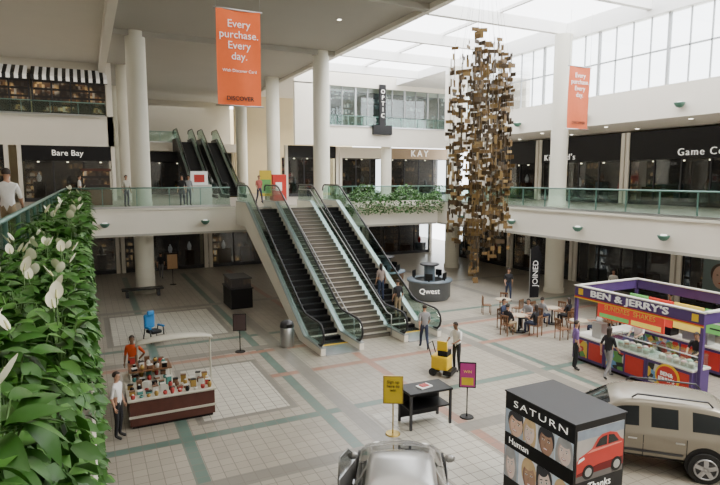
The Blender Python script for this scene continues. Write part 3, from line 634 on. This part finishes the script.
text("BEN & JERRY'S",.31,TXW,bj,(X0-.07,(Y0+Y1)/2+.2,2.51),(pi/2,0,-pi/2),'sign_lettering',.02,bold=.004,sx=1.55)
for q,cc in ((.12,YEL),(Y1-Y0-.32,YEL)): MB().box(X0-.065,X0-.05,Y0+q,Y0+q+.2,2.40,2.62,cc).obj('fascia_patch',bj)
def prt(name):
    m=bpy.data.materials.new(name); m.use_nodes=True; nt=m.node_tree; b=nt.nodes['Principled BSDF']; tc=nt.nodes.new('ShaderNodeTexCoord'); v=nt.nodes.new('ShaderNodeTexVoronoi'); v.inputs['Scale'].default_value=5
    nt.links.new(tc.outputs['Object'],v.inputs['Vector']); cr=nt.nodes.new('ShaderNodeValToRGB'); cr.color_ramp.interpolation='CONSTANT'; el=cr.color_ramp.elements
    cs=[(.10,.28,.07),(.55,.55,.5),(.12,.28,.5),(.02,.02,.02),(.6,.42,.05),(.45,.04,.03)]
    while len(el)<6: el.new(.5)
    for i,c in enumerate(cs): el[i].position=i/6; el[i].color=c+(1,)
    s=nt.nodes.new('ShaderNodeSeparateColor'); nt.links.new(v.outputs['Color'],s.inputs[0]); nt.links.new(s.outputs[0],cr.inputs[0]); nt.links.new(cr.outputs[0],b.inputs['Base Color']); return m
PRT=prt('counter_print')
def counter(x0,x1,y0,y1,top=.9,glass=True):
    MB().box(x0,x1,y0,y1,.1,top,PUR2).box(x0+.05,x1-.05,y0+.05,y1-.05,0,.1,BLACK).box(x0-.03,x1+.03,y0-.03,y1+.03,top,top+.05,CW).obj('counter_body',bj)
    MB().box(x0-.02,x0,y0+.08,(y0+y1)/2-.04,.2,.8,RED).obj('front_panel',bj); MB().box(x0-.02,x0,(y0+y1)/2+.04,y1-.08,.2,.8,PRT).obj('front_panel',bj)
    if glass: MB().prism([(x0,top+.05),(x0+.2,top+.42),(x1,top+.42),(x1,top+.05)],'y',y0+.05,y1-.05,GLASS).obj('glass_case',bj); MB().tube([(x0+.2,y0,top+.43),(x0+.2,y1,top+.43)],.02,STEEL,6).obj('case_edge',bj)
    if glass: 
        nn=int((y1-y0-.2)/.24)
        SCP=[cmat(c,'ice_cream') for c in ((.7,.45,.45),(.3,.16,.09),(.75,.7,.55),(.4,.6,.45))]
        for i in range(nn):
            for j in range(2):
                MB().cyl((0,0,0),(0,0,.12),.09,.10,CW,14).sph((0,0,.12),(.09,.09,.04),SCP[(i*2+j*3+int(y0))%4],10).obj('dessert_tub',bj,(x0+.25+j*.27,y0+.2+i*.24,top+.05))
counter(X0-.2,X0+.6,Y0+.1,Y0+1.6); counter(X0-.2,X0+.6,Y0+1.62,Y0+3.2); counter(X0-.2,X0+.6,Y0+3.22,Y1-.1,glass=False); counter(X0+.62,X1,Y1-.8,Y1-.1,glass=False); counter(X1-.6,X1,Y0+.9,Y1-.85,glass=False)
MB().box(X0+.05,X0+.35,Y0+3.6,Y0+4.0,.95,1.5,STEEL).obj('appliance',bj); MB().box(X1-.5,X1-.1,Y0+1.5,Y0+2.4,.95,1.7,STEEL).obj('appliance',bj); MB().box(X1-.55,X1-.1,Y1-1.9,Y1-1.2,.95,1.6,BLACK).obj('appliance',bj)
MB().cyl((X0-.25,Y0+.85,.52),(X0-.22,Y0+.85,.52),.40,.40,YEL,28).cyl((X0-.27,Y0+.85,.52),(X0-.24,Y0+.85,.52),.34,.34,RED,28).obj('round_emblem',bj)
text("BEN&\nJERRY'S",.17,TXW,bj,(X0-.28,Y0+.85,.52),(pi/2,0,-pi/2),'emblem_lettering',.004,bold=.004)
YCARD=mat('yellow_card',(.62,.46,.02),.5)
MG=[mat('menu_yellow',(.8,.6,.1),.5,emis=.6),mat('menu_red',(.6,.05,.03),.5,emis=.5),mat('menu_green',(.15,.45,.12),.5,emis=.5)]
for ya,yb,mm,za in ((.3,1.5,MG[2],1.45),(1.55,2.6,MG[0],1.35),(2.65,3.6,MG[1],1.3),(3.65,4.4,MG[2],1.35)):
    MB().box(X1-.75,X1-.7,Y0+ya,Y0+yb,za,2.25,mm).box(X1-.76,X1-.75,Y0+ya+.1,Y0+yb-.1,2.0,2.08,TXW).box(X1-.76,X1-.75,Y0+ya+.1,Y0+yb-.3,1.8,1.85,TXW).box(X1-.76,X1-.75,Y0+ya+.15,Y0+yb-.2,1.6,1.65,TXK).obj('menu_board',bj)
MB().box(X0+.4,X0+.44,Y0+1.5,Y1-.6,1.62,2.24,MG[1]).box(X0+.39,X0+.4,Y0+1.6,Y0+2.7,1.66,1.82,MG[0]).box(X0+.39,X0+.4,Y0+2.8,Y1-.7,1.66,1.80,MG[2]).obj('menu_board',bj)
text('SUNDAES  SHAKES',.24,TXY,bj,(X0+.38,(Y0+Y1)/2+.45,2.02),(pi/2,0,-pi/2),'menu_lettering',.004)
# ---------------------------------------------------------------- round kiosks
def roundk(x,y,r,txt,lab,top,bodym):
    t=thing('information_kiosk',lab,'kiosk',(x,y,0)); MB().lathe([(r*.9,0),(r*.93,.1),(r,.15),(r,.95),(r+.08,.97),(r+.08,1.05),(r-.3,1.05),(r-.3,.6)],bodym,n=28).obj('counter_body',t)
    MB().lathe([(r+.1,1.02),(r+.1,1.08),(r-.35,1.08)],top,n=28).obj('counter_top',t)
    for a in (0.4,2.2,4.1,5.2): MB().box(-.2,.2,-.02,.02,1.15,1.5,BLACK,Matrix.Translation((.8*r*math.cos(a),.8*r*math.sin(a),0))@Matrix.Rotation(a+1.57,4,'Z')).cyl((.8*r*math.cos(a),.8*r*math.sin(a),1.08),(.8*r*math.cos(a),.8*r*math.sin(a),1.16),.05,.05,BLACK,8).obj('screen',t)
    MB().cyl((0,0,0),(0,0,1.9),.3,.3,BLUEG,12).lathe([(.5,1.85),(.55,1.9),(.5,1.95),(0,1.96)],DGREY,n=20).obj('centre_post',t)
    if txt: text(txt,.40,TXE,t,(-.44*r-.2,-.9*r-.06,.62),(pi/2,0,-.42),'sign_lettering',.01)
    return t
roundk(16.8,25.7,1.15,'Qwest','round slate grey phone kiosk with white lettering and screens',BLUEG,mat('kiosk_grey',(.12,.13,.14),.5)); roundk(16.0,29.3,1.1,'','round wooden information counter with screens',BLUEG,WOOD)
t=thing('display_counter','dark retail display counter with shelves under stair landing','kiosk',(6.85,28.6,0)); MB().box(-.55,.55,-.9,.9,0,1.0,DARK).box(-.6,.6,-.95,.95,1,1.05,DGREY).obj('counter_body',t); MB().box(-.5,.5,-.8,.8,1.05,1.5,DARKW).obj('display_case',t); MB().box(-.55,.55,-.85,.85,1.5,1.56,DGREY).obj('case_top',t)
# ---------------------------------------------------------------- goods cart bottom-left
t=thing('retail_cart','dark wood retail cart crowded with goods under curved pale canopy','kiosk',(0,0,0))
CRM=mat('cream_canopy',(.50,.48,.40),.5)
MB().box(.75,2.95,15.3,16.4,.08,.75,DWOOD).box(.75,2.0,16.4,17.6,.08,.75,DWOOD).box(.8,2.9,15.35,16.35,0,.08,BLACK).box(.8,1.95,16.4,17.5,0,.08,BLACK).obj('cart_base',t)
MB().prism([(.7,15.25),(3.0,15.25),(3.0,16.45),(2.05,16.45),(2.05,17.65),(.7,17.65)],'z',.75,.8,CRM).obj('counter_top',t,bevel=.01)
MB().box(.72,2.98,15.27,15.30,.3,.36,CRM).box(2.95,2.97,15.3,16.4,.3,.36,CRM).obj('base_trim',t)
MB().box(.85,2.0,16.6,17.5,1.1,1.13,WOOD).obj('shelf',t)
for x,y in ((.88,16.65),(.88,17.45),(1.96,16.65),(1.96,17.45)): MB().cyl((x,y,.8),(x,y,1.1),.025,.025,CRM,8).obj('shelf_post',t)
A=[]
for i in range(17):
    a=pi*i/16; A.append((2.25-1.15*math.cos(a),17.75,1.58+.16*math.sin(a),.08+.22*math.sin(a)))
mb=MB()
for i in range(16):
    (x0,y0,z0,w0),(x1,_,z1,w1)=A[i],A[i+1]
    mb.add([(x0,y0-w0,z0),(x1,y0-w1,z1),(x1,y0+w1,z1),(x0,y0+w0,z0),(x0,y0-w0,z0-.05),(x1,y0-w1,z1-.05),(x1,y0+w1,z1-.05),(x0,y0+w0,z0-.05)],[(0,1,2,3),(7,6,5,4),(4,5,1,0),(3,2,6,7)],CRM,True)
mb.obj('canopy',t)
for x in (1.16,3.32): MB().cyl((x,17.75,.0),(x,17.75,1.6),.03,.03,CRM,8).obj('canopy_post',t)
GC=[mat('goods_red',(.4,.04,.035),.5),mat('goods_white',(.6,.6,.56),.4),mat('goods_teal',(.06,.22,.2),.5),mat('goods_brown',(.15,.07,.035),.5),mat('goods_gold',(.42,.28,.08),.4,.5),BLACK]
r=random.Random(9)
gp=[]
for ix in range(11):
    for iy in range(4): gp.append((.85+ix*.2,15.4+iy*.26,.8))
for z in (.8,1.13):
    for ix in range(5):
        for iy in range(3): gp.append((1.0+ix*.2,16.72+iy*.34,z))
for i,(x,y,z) in enumerate(gp):
    h=r.uniform(.06,.22); g=thing('ornament_box' if i%2 else 'ornament_jar','small colourful gift item standing on retail cart','gift',(x+r.uniform(-.02,.02),y+r.uniform(-.03,.03),z),r.uniform(-.3,.3),group='gift items on the retail cart')
    m_=GC[r.randrange(6)]
    if i%2: MB().box(-.07,.07,-.05,.05,0,h,m_).obj('box',g,bevel=.006); MB().box(-.075,.075,-.055,.055,h,h+.02,GC[(i+2)%6]).obj('lid',g)
    else: MB().lathe([(.0,0),(.04,0),(.06,h*.4),(.05,h*.75),(.025,h*.85)],m_,n=12).obj('jar',g); MB().lathe([(.03,h*.85),(.03,h*.95),(0,h)],GC[(i+1)%6],n=10).obj('lid',g)
t=thing('massage_chair','bright blue padded massage chair on black frame','chair',(2.2,23.6,0),.5)
MB().cb((0,0,.42),(.45,.5,.14),BLACK).obj('seat',t,bevel=.05); MB().cb((0,.3,.8),(.46,.16,.6),BLUE).obj('backrest',t,bevel=.07); MB().cb((0,.18,1.15),(.3,.12,.2),BLUE).obj('headrest',t,bevel=.05)
for q in (-1,1): MB().cb((q*.3,-.05,.62),(.1,.4,.08),BLUE).obj('armrest',t,bevel=.03); MB().tube([(q*.3,-.2,.6),(q*.3,-.25,.0),(q*.3,.3,.0),(q*.3,.15,.6)],.025,DGREY,6).obj('frame_leg',t)
MB().cb((0,-.5,.25),(.4,.3,.2),BLACK).obj('footrest',t,bevel=.05)
t=thing('litter_bin','round steel litter bin with domed grey top','bin',(6.85,20.6,0)); MB().lathe([(.26,0),(.27,.03),(.27,.78),(.25,.8)],STEEL,n=24).obj('bin_body',t); MB().lathe([(.28,.78),(.28,.84),(.24,.98),(.12,1.05),(0,1.06)],DGREY,n=24).obj('lid',t); MB().box(-.12,.12,-.285,-.2,.82,.93,BLACK).obj('opening_flap',t)
def stand(x,y,rz,pm,w,h,z0,lab,txt,tm,post=BLACK,low=None):
    t=thing('sign_stand',lab,'sign',(x,y,0),rz); MB().cyl((0,0,0),(0,0,.03),.2,.18,post,20).obj('base',t); MB().cyl((0,0,.03),(0,0,z0),.018,.018,post,8).obj('pole',t)
    MB().box(-w/2-.03,w/2+.03,-.02,.02,z0-.03,z0+h+.03,post).obj('frame',t); mb=MB().box(-w/2,w/2,-.028,.0,z0,z0+h,pm)
    if low: mb.box(-w/2+.04,w/2-.04,-.032,-.028,z0+.05,z0+h*.4,low)
    mb.obj('sign_card',t)
    if txt: text(txt,.11,tm,t,(0,-.035,z0+h*.65),(pi/2,0,0),'sign_lettering',.003)
stand(6.85,12.1,-.5,YCARD,.46,.68,.85,'yellow notice card on brass pole stand','Sign up\nhere to\nwin',TXK,mat('brass',(.42,.3,.08),.35,.8)); stand(9.2,12.1,-.6,MAG,.4,.66,.88,'magenta and yellow notice card on black pole stand','WIN',TXY,low=YCARD)
stand(5.0,20.7,-.3,mat('black_card',(.05,.03,.03),.4),.44,.6,.85,'dark framed notice board on pole stand','',TXW)
stand(4.6,36,.0,mat('picture_card',(.5,.3,.15),.5),.6,.9,1.0,'framed picture poster on stand under upper level','',TXW)
t=thing('side_table','black two-tier display table with solid back panel','table',(7.98,12.35,0),-.05)
MB().box(-.65,.65,-.38,.38,.94,1.0,BLACK).obj('table_top',t,bevel=.01); MB().box(-.6,.6,-.33,.33,.5,.54,BLACK).obj('shelf',t); MB().box(-.6,.6,.3,.33,.1,.94,BLACK).obj('back_panel',t)
ml=MB().box(-.03,.03,-.03,.03,0,.94,DGREY).mesh('leg')
for a in (-.6,.6):
    for b in (-.33,.33): mkobj('leg',ml,t,(a,b,0))
b=thing('paper_tray','small white paper tray resting on black table','tray',(7.95,12.35,1.0),.2); MB().box(-.2,.2,-.13,.13,0,.03,TXW).obj('tray',b); MB().box(-.12,.12,-.09,.09,.03,.05,GC[0]).obj('paper_pile',b)
t=thing('cleaning_machine','yellow and black floor cleaning machine with steering handle','cleaning machine',(10.5,15.25,0),.6)
MB().cb((0,0,.45),(.5,.6,.5),YEL).obj('tank',t,bevel=.06); MB().cb((0,-.1,.78),(.42,.35,.2),BLACK).obj('lid',t,bevel=.03); MB().cb((0,-.3,.16),(.6,.3,.16),BLACK).obj('brush_deck',t,bevel=.03)
mw=MB().cyl((-.04,0,.13),(.04,0,.13),.13,.13,TYRE,18).mesh('wheel')
for q in (-.24,.24): mkobj('wheel',mw,t,(q,.22,0))
MB().tube([(-.2,.28,.6),(-.2,.42,1.05),(.2,.42,1.05),(.2,.28,.6)],.02,BLACK,8).obj('handle',t); MB().box(-.18,-.12,-.25,.1,.85,1.2,YEL).obj('upright_panel',t)
t=thing('flag_banner','tall dark feather flag banner with white vertical lettering','banner',(21.1,22.2,0),-.3); MB().prism([(-.25,.3),(.25,.3),(.35,2.6),(.15,3.1),(-.25,2.9)],'y',-.01,.01,DARK).obj('flag_cloth',t); MB().cyl((-.28,0,0),(-.28,0,2.9),.02,.02,STEEL,8).cyl((-.28,0,0),(-.28,0,.04),.25,.25,BLACK,18).obj('pole',t)
text('JOINED',.42,TXW,t,(0.03,-.03,1.6),(pi/2,-pi/2,0),'sign_lettering',.004)
t=thing('bench','black bench with steel legs beside column base','bench',(2.6,33.2,0)); MB().box(-1.1,1.1,-.35,.35,.38,.46,BLACK).obj('seat',t,bevel=.03)
for a in (-.9,.75): MB().box(a,a+.15,-.3,.3,0,.38,DGREY).obj('leg',t)
t=thing('upper_kiosk','white and red sign kiosk on upper level behind railing','kiosk',(6.1,34.6,5)); MB().box(-.7,.7,-.4,.4,0,1.2,CW).obj('cabinet',t); MB().box(-.5,.5,-.3,-.2,1.2,2.0,TXW).box(-.3,.3,-.33,-.3,1.35,1.8,RED).obj('poster_panel',t)
t=thing('upper_kiosk','brown wooden goods kiosk on upper level','kiosk',(.6,37.0,5)); MB().box(-.8,.8,-.5,.5,0,.9,WOOD).obj('cabinet',t); MB().box(-.7,.7,-.4,.4,.9,2.0,WOODW).obj('display_case',t); MB().box(-.8,.8,-.5,.5,2.0,2.15,DWOOD).obj('cap',t)
t=thing('vending_machine','red illuminated vending machine on upper level','vending machine',(12.3,38.5,5)); MB().box(-.5,.5,-.4,.4,0,1.85,RED).obj('cabinet',t,bevel=.03); MB().box(-.3,.15,-.42,-.4,.7,1.3,TXW).obj('front_panel',t)
t=thing('poster_stand','green and yellow poster on stand at escalator landing','sign',(10.8,36.5,5)); MB().box(-.4,.4,-.04,.04,.4,2.1,YCARD).box(-.35,.35,-.05,-.04,.6,1.5,GREEN).obj('poster',t); MB().box(-.3,.3,-.2,.2,0,.05,BLACK).box(-.03,.03,-.03,.03,.05,.4,BLACK).obj('base',t)
# ---------------------------------------------------------------- advertising box
t=thing('display_box','tall black advertising box printed with portraits and white lettering','advertising display',(0,0,0))
x0,x1,y0,y1,H=7.65,8.95,6.9,8.75,2.2
MB().box(x0,x1,y0,y1,.05,H,BLACK).box(x0+.1,x1-.1,y0+.1,y1-.1,0,.05,DGREY).obj('box_body',t)
MB().box(x0-.02,x1+.02,y0-.02,y1+.02,H,H+.03,DARK).obj('top_cap',t)
def G(nm,c,n_=.12): return mat(nm,c,.5,noise=n_,scale=6,emis=.22)
BGS=[G('print_blue_grey',(.40,.47,.54),.25),G('print_white',(.78,.80,.82)),G('print_grey',(.52,.55,.57),.25),G('print_pale_blue',(.58,.68,.76),.2),G('print_slate',(.20,.24,.29),.3)]
SKS=[(G('print_skin_cool',(.76,.62,.55)),G('print_skin_cool_shade',(.52,.40,.35))),(G('print_skin_tan',(.72,.49,.36)),G('print_skin_tan_shade',(.48,.30,.20))),(G('print_skin_grey',(.70,.71,.73)),G('print_skin_grey_shade',(.44,.46,.49))),(G('print_skin_brown',(.40,.24,.16)),G('print_skin_brown_shade',(.24,.13,.09)))]
HRS=[G('print_hair_black',(.03,.03,.035)),G('print_hair_brown',(.18,.09,.045),.3),G('print_hair_blond',(.58,.42,.22),.3),G('print_hair_grey',(.34,.34,.34),.3)]
PW_=G('print_smile_white',(.85,.85,.83)); LP=G('print_lips',(.48,.18,.16))
def portrait(cy,cz,w,h,i):
    mb=MB(); xx=x0-.004; lay=[0]; r=random.Random(i*5+1)
    def q(pts,m):
        lay[0]+=1; mb.add([(xx-lay[0]*.0007,a,b) for a,b in pts],[tuple(range(len(pts)))],m)
    q([(cy-w/2,cz-h/2),(cy+w/2,cz-h/2),(cy+w/2,cz+h/2),(cy-w/2,cz+h/2)],BGS[i%5])
    tl=r.uniform(-.12,.12)*w; tz=r.uniform(-.08,.0)*h; s=r.uniform(1.15,1.5); an=r.uniform(-.3,.3)
    def el(a,b_,rx,rz_,m,n_=22):
        P=[]
        for k_ in range(n_):
            u=rx*math.cos(k_*2*pi/n_); v=rz_*math.sin(k_*2*pi/n_)
            U_=(a+u)*s; V_=(b_+v)*s; Y_=cy+tl-(U_*math.cos(an)-V_*math.sin(an))*w; Z_=cz+tz+(U_*math.sin(an)+V_*math.cos(an))*h
            P.append((min(max(Y_,cy-w/2),cy+w/2),min(max(Z_,cz-h/2),cz+h/2)))
        q(P,m)
    sk,sh=SKS[(i*3+1)%4 if i%4!=3 else 0]; hr=HRS[(i*2+i//3)%4]; lh=i%2
    el(0,.10,.33,.38 if not lh else .48,hr)
    if lh: el(-.25,-.1,.12,.38,hr); el(.25,-.1,.12,.38,hr)
    el(0,-.52,.42,.18,BGS[(i+4)%5]); el(0,-.36,.11,.16,sh)
    el(0,-.02,.27,.34,sh); el(.035,-.01,.24,.33,sk)
    el(.0,.30,.22,.13,hr)
    for q_ in (-1,1):
        el(q_*.11,.055,.050,.020,PW_,10); el(q_*.11,.055,.024,.020,HRS[0],8); el(q_*.11,.115,.065,.012,hr,8)
    el(-.01,-.06,.03,.045,sh,10); el(.01,-.065,.028,.04,sk,10)
    el(0,-.17,.095,.036,LP,12); el(0,-.165,.075,.018,PW_,10)
    mb.obj('portrait_print',t)
ws=[.52,.40,.44,.45]; yc=y1-.02
for i,w_ in enumerate(ws): portrait(yc-w_/2,1.60,w_,.50,i); yc-=w_
ws=[.42,.50,.42,.47]; yc=y1-.02
for i,w_ in enumerate(ws): portrait(yc-w_/2,.72,w_,.66,i+5); yc-=w_
text('SATURN',.20,TXE,t,(x0-.01,(y0+y1)/2-.05,2.02),(pi/2,0,-pi/2),'lettering',.004,bold=-.003,sx=1.7,sc=1.2); text('Human',.20,TXE,t,(x0-.01,(y0+y1)/2+.5,1.20),(pi/2,0,-pi/2),'lettering',.004,bold=-.002)
mb=MB().box(x0+.05,x1-.05,y0-.012,y0,1.1,2.08,mat('pale_print',(.42,.40,.38),.5,noise=.35,scale=2)).box(x0+.05,x1-.05,y0-.014,y0-.012,1.1,1.36,mat('road_print',(.13,.12,.115),.5)).box(x0+.05,x1-.05,y0-.014,y0-.012,1.9,2.08,BGS[4])
P=[(.05,1.22),(.05,1.50),(.12,1.58),(.30,1.64),(.42,1.69),(.56,1.86),(.68,1.92),(.88,1.93),(1.06,1.88),(1.16,1.76),(1.25,1.70),(1.25,1.22)]
mb.prism([(x0+a,b) for a,b in P],'y',y0-.018,y0-.014,RED).prism([(x0+a,b) for a,b in ((.50,1.70),(.61,1.84),(.70,1.87),(.80,1.88),(.80,1.70))],'y',y0-.022,y0-.018,CARG).prism([(x0+a,b) for a,b in ((.84,1.70),(.84,1.88),(.98,1.86),(1.12,1.71))],'y',y0-.022,y0-.018,CARG)
mb.prism([(x0+a,b) for a,b in ((.06,1.27),(.6,1.36),(1.24,1.38),(1.24,1.22),(.06,1.22))],'y',y0-.020,y0-.018,cmat((.14,.006,.006),'shade_red')).prism([(x0+a,b) for a,b in ((.07,1.47),(.24,1.53),(.22,1.57),(.10,1.54))],'y',y0-.022,y0-.018,PW_).prism([(x0+a,b) for a,b in ((.3,1.62),(1.2,1.66),(1.2,1.68),(.42,1.67))],'y',y0-.0215,y0-.018,cmat((.75,.25,.2),'shine_red'))
for xx in (.34,1.08): mb.cyl((x0+xx,y0-.025,1.26),(x0+xx,y0-.012,1.26),.14,.14,BLACK,20).cyl((x0+xx,y0-.03,1.26),(x0+xx,y0-.025,1.26),.085,.085,STEEL,14)
mb.obj('car_print',t)
text('Thanks',.21,TXE,t,((x0+x1)/2,y0-.02,.96),(pi/2,0,0),'lettering',.004,bold=-.002); text('for visiting',.12,TXE,t,((x0+x1)/2,y0-.02,.76),(pi/2,0,0),'lettering',.004)
# ---------------------------------------------------------------- cars
def car(loc,rz,paint,lab,suv):
    """local +Y = front"""
    t=thing('car',lab,'car',loc,rz); W=.9
    # (y, zb, zbelt, wbelt, zroof, wroof)
    if suv:
        ST=[(-2.28,.50,.84,.70,.90,.5),(-2.24,.40,.96,.82,1.02,.62),(-2.12,.34,1.01,.86,1.16,.66),(-1.82,.32,1.02,.88,1.52,.62),(-1.60,.31,1.02,.89,1.60,.63),(-1.0,.30,1.01,.90,1.65,.64),(-.93,.30,1.01,.90,1.655,.64),(-.16,.30,1.0,.90,1.66,.64),(-.08,.30,1.0,.90,1.66,.64),(.30,.30,.99,.90,1.62,.63),(.46,.30,.99,.90,1.56,.63),(1.22,.30,.96,.89,1.07,.72),(1.36,.31,.95,.88,1.02,.66),(1.8,.33,.91,.86,.96,.6),(2.1,.38,.82,.79,.87,.5),(2.26,.48,.66,.64,.70,.4)]
        side=set(range(3,11)); black={5,7}; wsh=10; rw=2
    else:
        ST=[(-2.25,.45,.78,.66,.84,.5),(-2.1,.34,.90,.78,.97,.6),(-1.6,.28,.94,.86,1.00,.64),(-1.5,.27,.94,.87,1.03,.66),(-.95,.25,.93,.88,1.34,.58),(-.75,.25,.93,.88,1.39,.58),(-.12,.24,.92,.88,1.42,.58),(-.04,.24,.92,.88,1.42,.58),(.15,.24,.91,.88,1.405,.58),(.32,.24,.91,.88,1.37,.59),(1.42,.25,.87,.87,.93,.70),(1.52,.26,.85,.86,.90,.62),(1.85,.29,.76,.81,.82,.52),(2.1,.32,.67,.73,.72,.45),(2.25,.42,.55,.58,.58,.35)]
        side=set(range(4,10)); black={6}; wsh=9; rw=3
    vs=[];fs=[];mi=[]
    def half(s_):
        y,zb,zt,w_,zr,wr=s_
        return [(w_*.84,zb),(w_*.98,zb+.12),(w_*1.01,(zb+zt)/2),(w_*1.0,zt-.07),(w_*.94,zt),(wr+.03,zr-.07),(wr-.03,zr-.015),(wr*.5,zr+.02)]
    for s_ in ST:
        h=half(s_); pts=[(x,z) for x,z in h]+[(0,s_[4]+.03)]+[(-x,z) for x,z in reversed(h)]
        vs+= [(x,s_[0],z) for x,z in pts]
    n_=17; 
    for i in range(len(ST)-1):
        for j in range(n_):
            fs.append((i*n_+j,i*n_+(j+1)%n_,(i+1)*n_+(j+1)%n_,(i+1)*n_+j))
            m_=0
            if j in (4,11) and i in side: m_=0 if i in black else 1
            if (i==wsh or i==rw) and 6<=j<=9: m_=1
            if j==16 : m_=2
            if j in (0,15): m_=2
            mi.append(m_)
    fs+= [tuple(range(n_)),tuple((len(ST)-1)*n_+j for j in range(n_))]; mi+=[0,0]
    me=bpy.data.meshes.new('body_shell'); me.from_pydata(vs,[],fs)
    for m_ in (paint,CARG,BLACK): me.materials.append(m_)
    me.polygons.foreach_set('material_index',mi); me.polygons.foreach_set('use_smooth',[True]*len(fs)); me.update()
    bm=bmesh.new(); bm.from_mesh(me); bmesh.ops.recalc_face_normals(bm,faces=bm.faces); bm.to_mesh(me); bm.free()
    o=mkobj('body_shell',me,t); s2=o.modifiers.new('s','SUBSURF'); s2.levels=2; s2.render_levels=2
    wb=1.35
    mwh=MB().cyl((-.11,0,0),(.11,0,0),.34,.34,TYRE,28).cyl((-.12,0,0),(-.06,0,0),.23,.23,DGREY,24)
    for a in range(5): mwh.box(-.14,-.10,-.045,.045,.03,.22,ALLOY,Matrix.Rotation(a*2*pi/5,4,'X'))
    mwh.tube([(-.125,.22*math.cos(a*pi/12),.22*math.sin(a*pi/12)) for a in range(24)],.02,ALLOY,6,closed=True).cyl((-.14,0,0),(-.1,0,0),.06,.06,ALLOY,12)
    mwh=mwh.mesh('wheel'); ma=MB().cyl((-.06,0,0),(.015,0,0),.40,.40,BLACK,28).mesh('wheel_arch')
    for q in (-1,1):
        for yy in (-wb,wb):
            mkobj('wheel',mwh,t,(q*(W-.06),yy,.34),(0,0,0 if q<0 else pi)); mkobj('wheel_arch',ma,t,(q*(W-.01),yy,.40),(0,0,0 if q>0 else pi))
    for q in (-1,1):
        MB().sph((0,0,0),(.15,.10,.08),TXW,10).obj('headlight',t,(q*.52,2.08,.60 if not suv else .74)); MB().sph((0,0,0),(.08,.10,.16),RED,10).obj('tail_light',t,(q*.74,-2.13,.78 if not suv else .90))
        MB().sph((0,0,0),(.12,.07,.08),paint,10).obj('side_mirror',t,(q*.98,.85,.98 if not suv else 1.08))
        MB().box(-.01,.01,-.92,.92,-.025,.025,DGREY).obj('side_moulding',t,(q*(W+.002),0,.55))
        for yy in (-.85,.1): MB().box(-.015,.015,-.09,.09,-.015,.015,STEEL).obj('door_handle',t,(q*(W-.0),yy,.82))
        for yy in (-.98,-.12,.85): MB().box(-.004,.004,-.008,.008,.42,.92,BLACK).obj('door_seam',t,(q*(W+.0),yy,0))
        if suv: MB().tube([(q*.58,-1.5,1.60),(q*.58,-1.4,1.71),(q*.58,.0,1.73),(q*.58,.12,1.64)],.022,DGREY,6).obj('roof_rail',t)
    MB().box(-.3,.3,2.2,2.27,.45 if not suv else .5,.6 if not suv else .66,BLACK).obj('grille',t)
    return t
car((11.45,8.65,0),math.radians(45),TAUPE,'champagne compact SUV with roof rails parked behind advertising box',True)
c2=car((5.05,8.6,0),math.radians(-30),SILVER,'silver sedan with one front door open',False)
d=MB().prism([(-.95,.3),(0,.3),(.03,.84),(-.95,.86)],'x',-.02,.02,SILVER).obj('open_door',c2,(-.93,1.0,0),(0,0,math.radians(-16)))
MB().prism([(-.91,.88),(0,.86),(-.45,1.24),(-.86,1.27)],'x',-.008,.008,GLASSD).obj('window_glass',d); MB().tube([(0,-.95,.86),(0,-.88,1.29),(0,-.45,1.26),(0,.03,.86)],.015,SILVER,6).obj('window_frame',d)
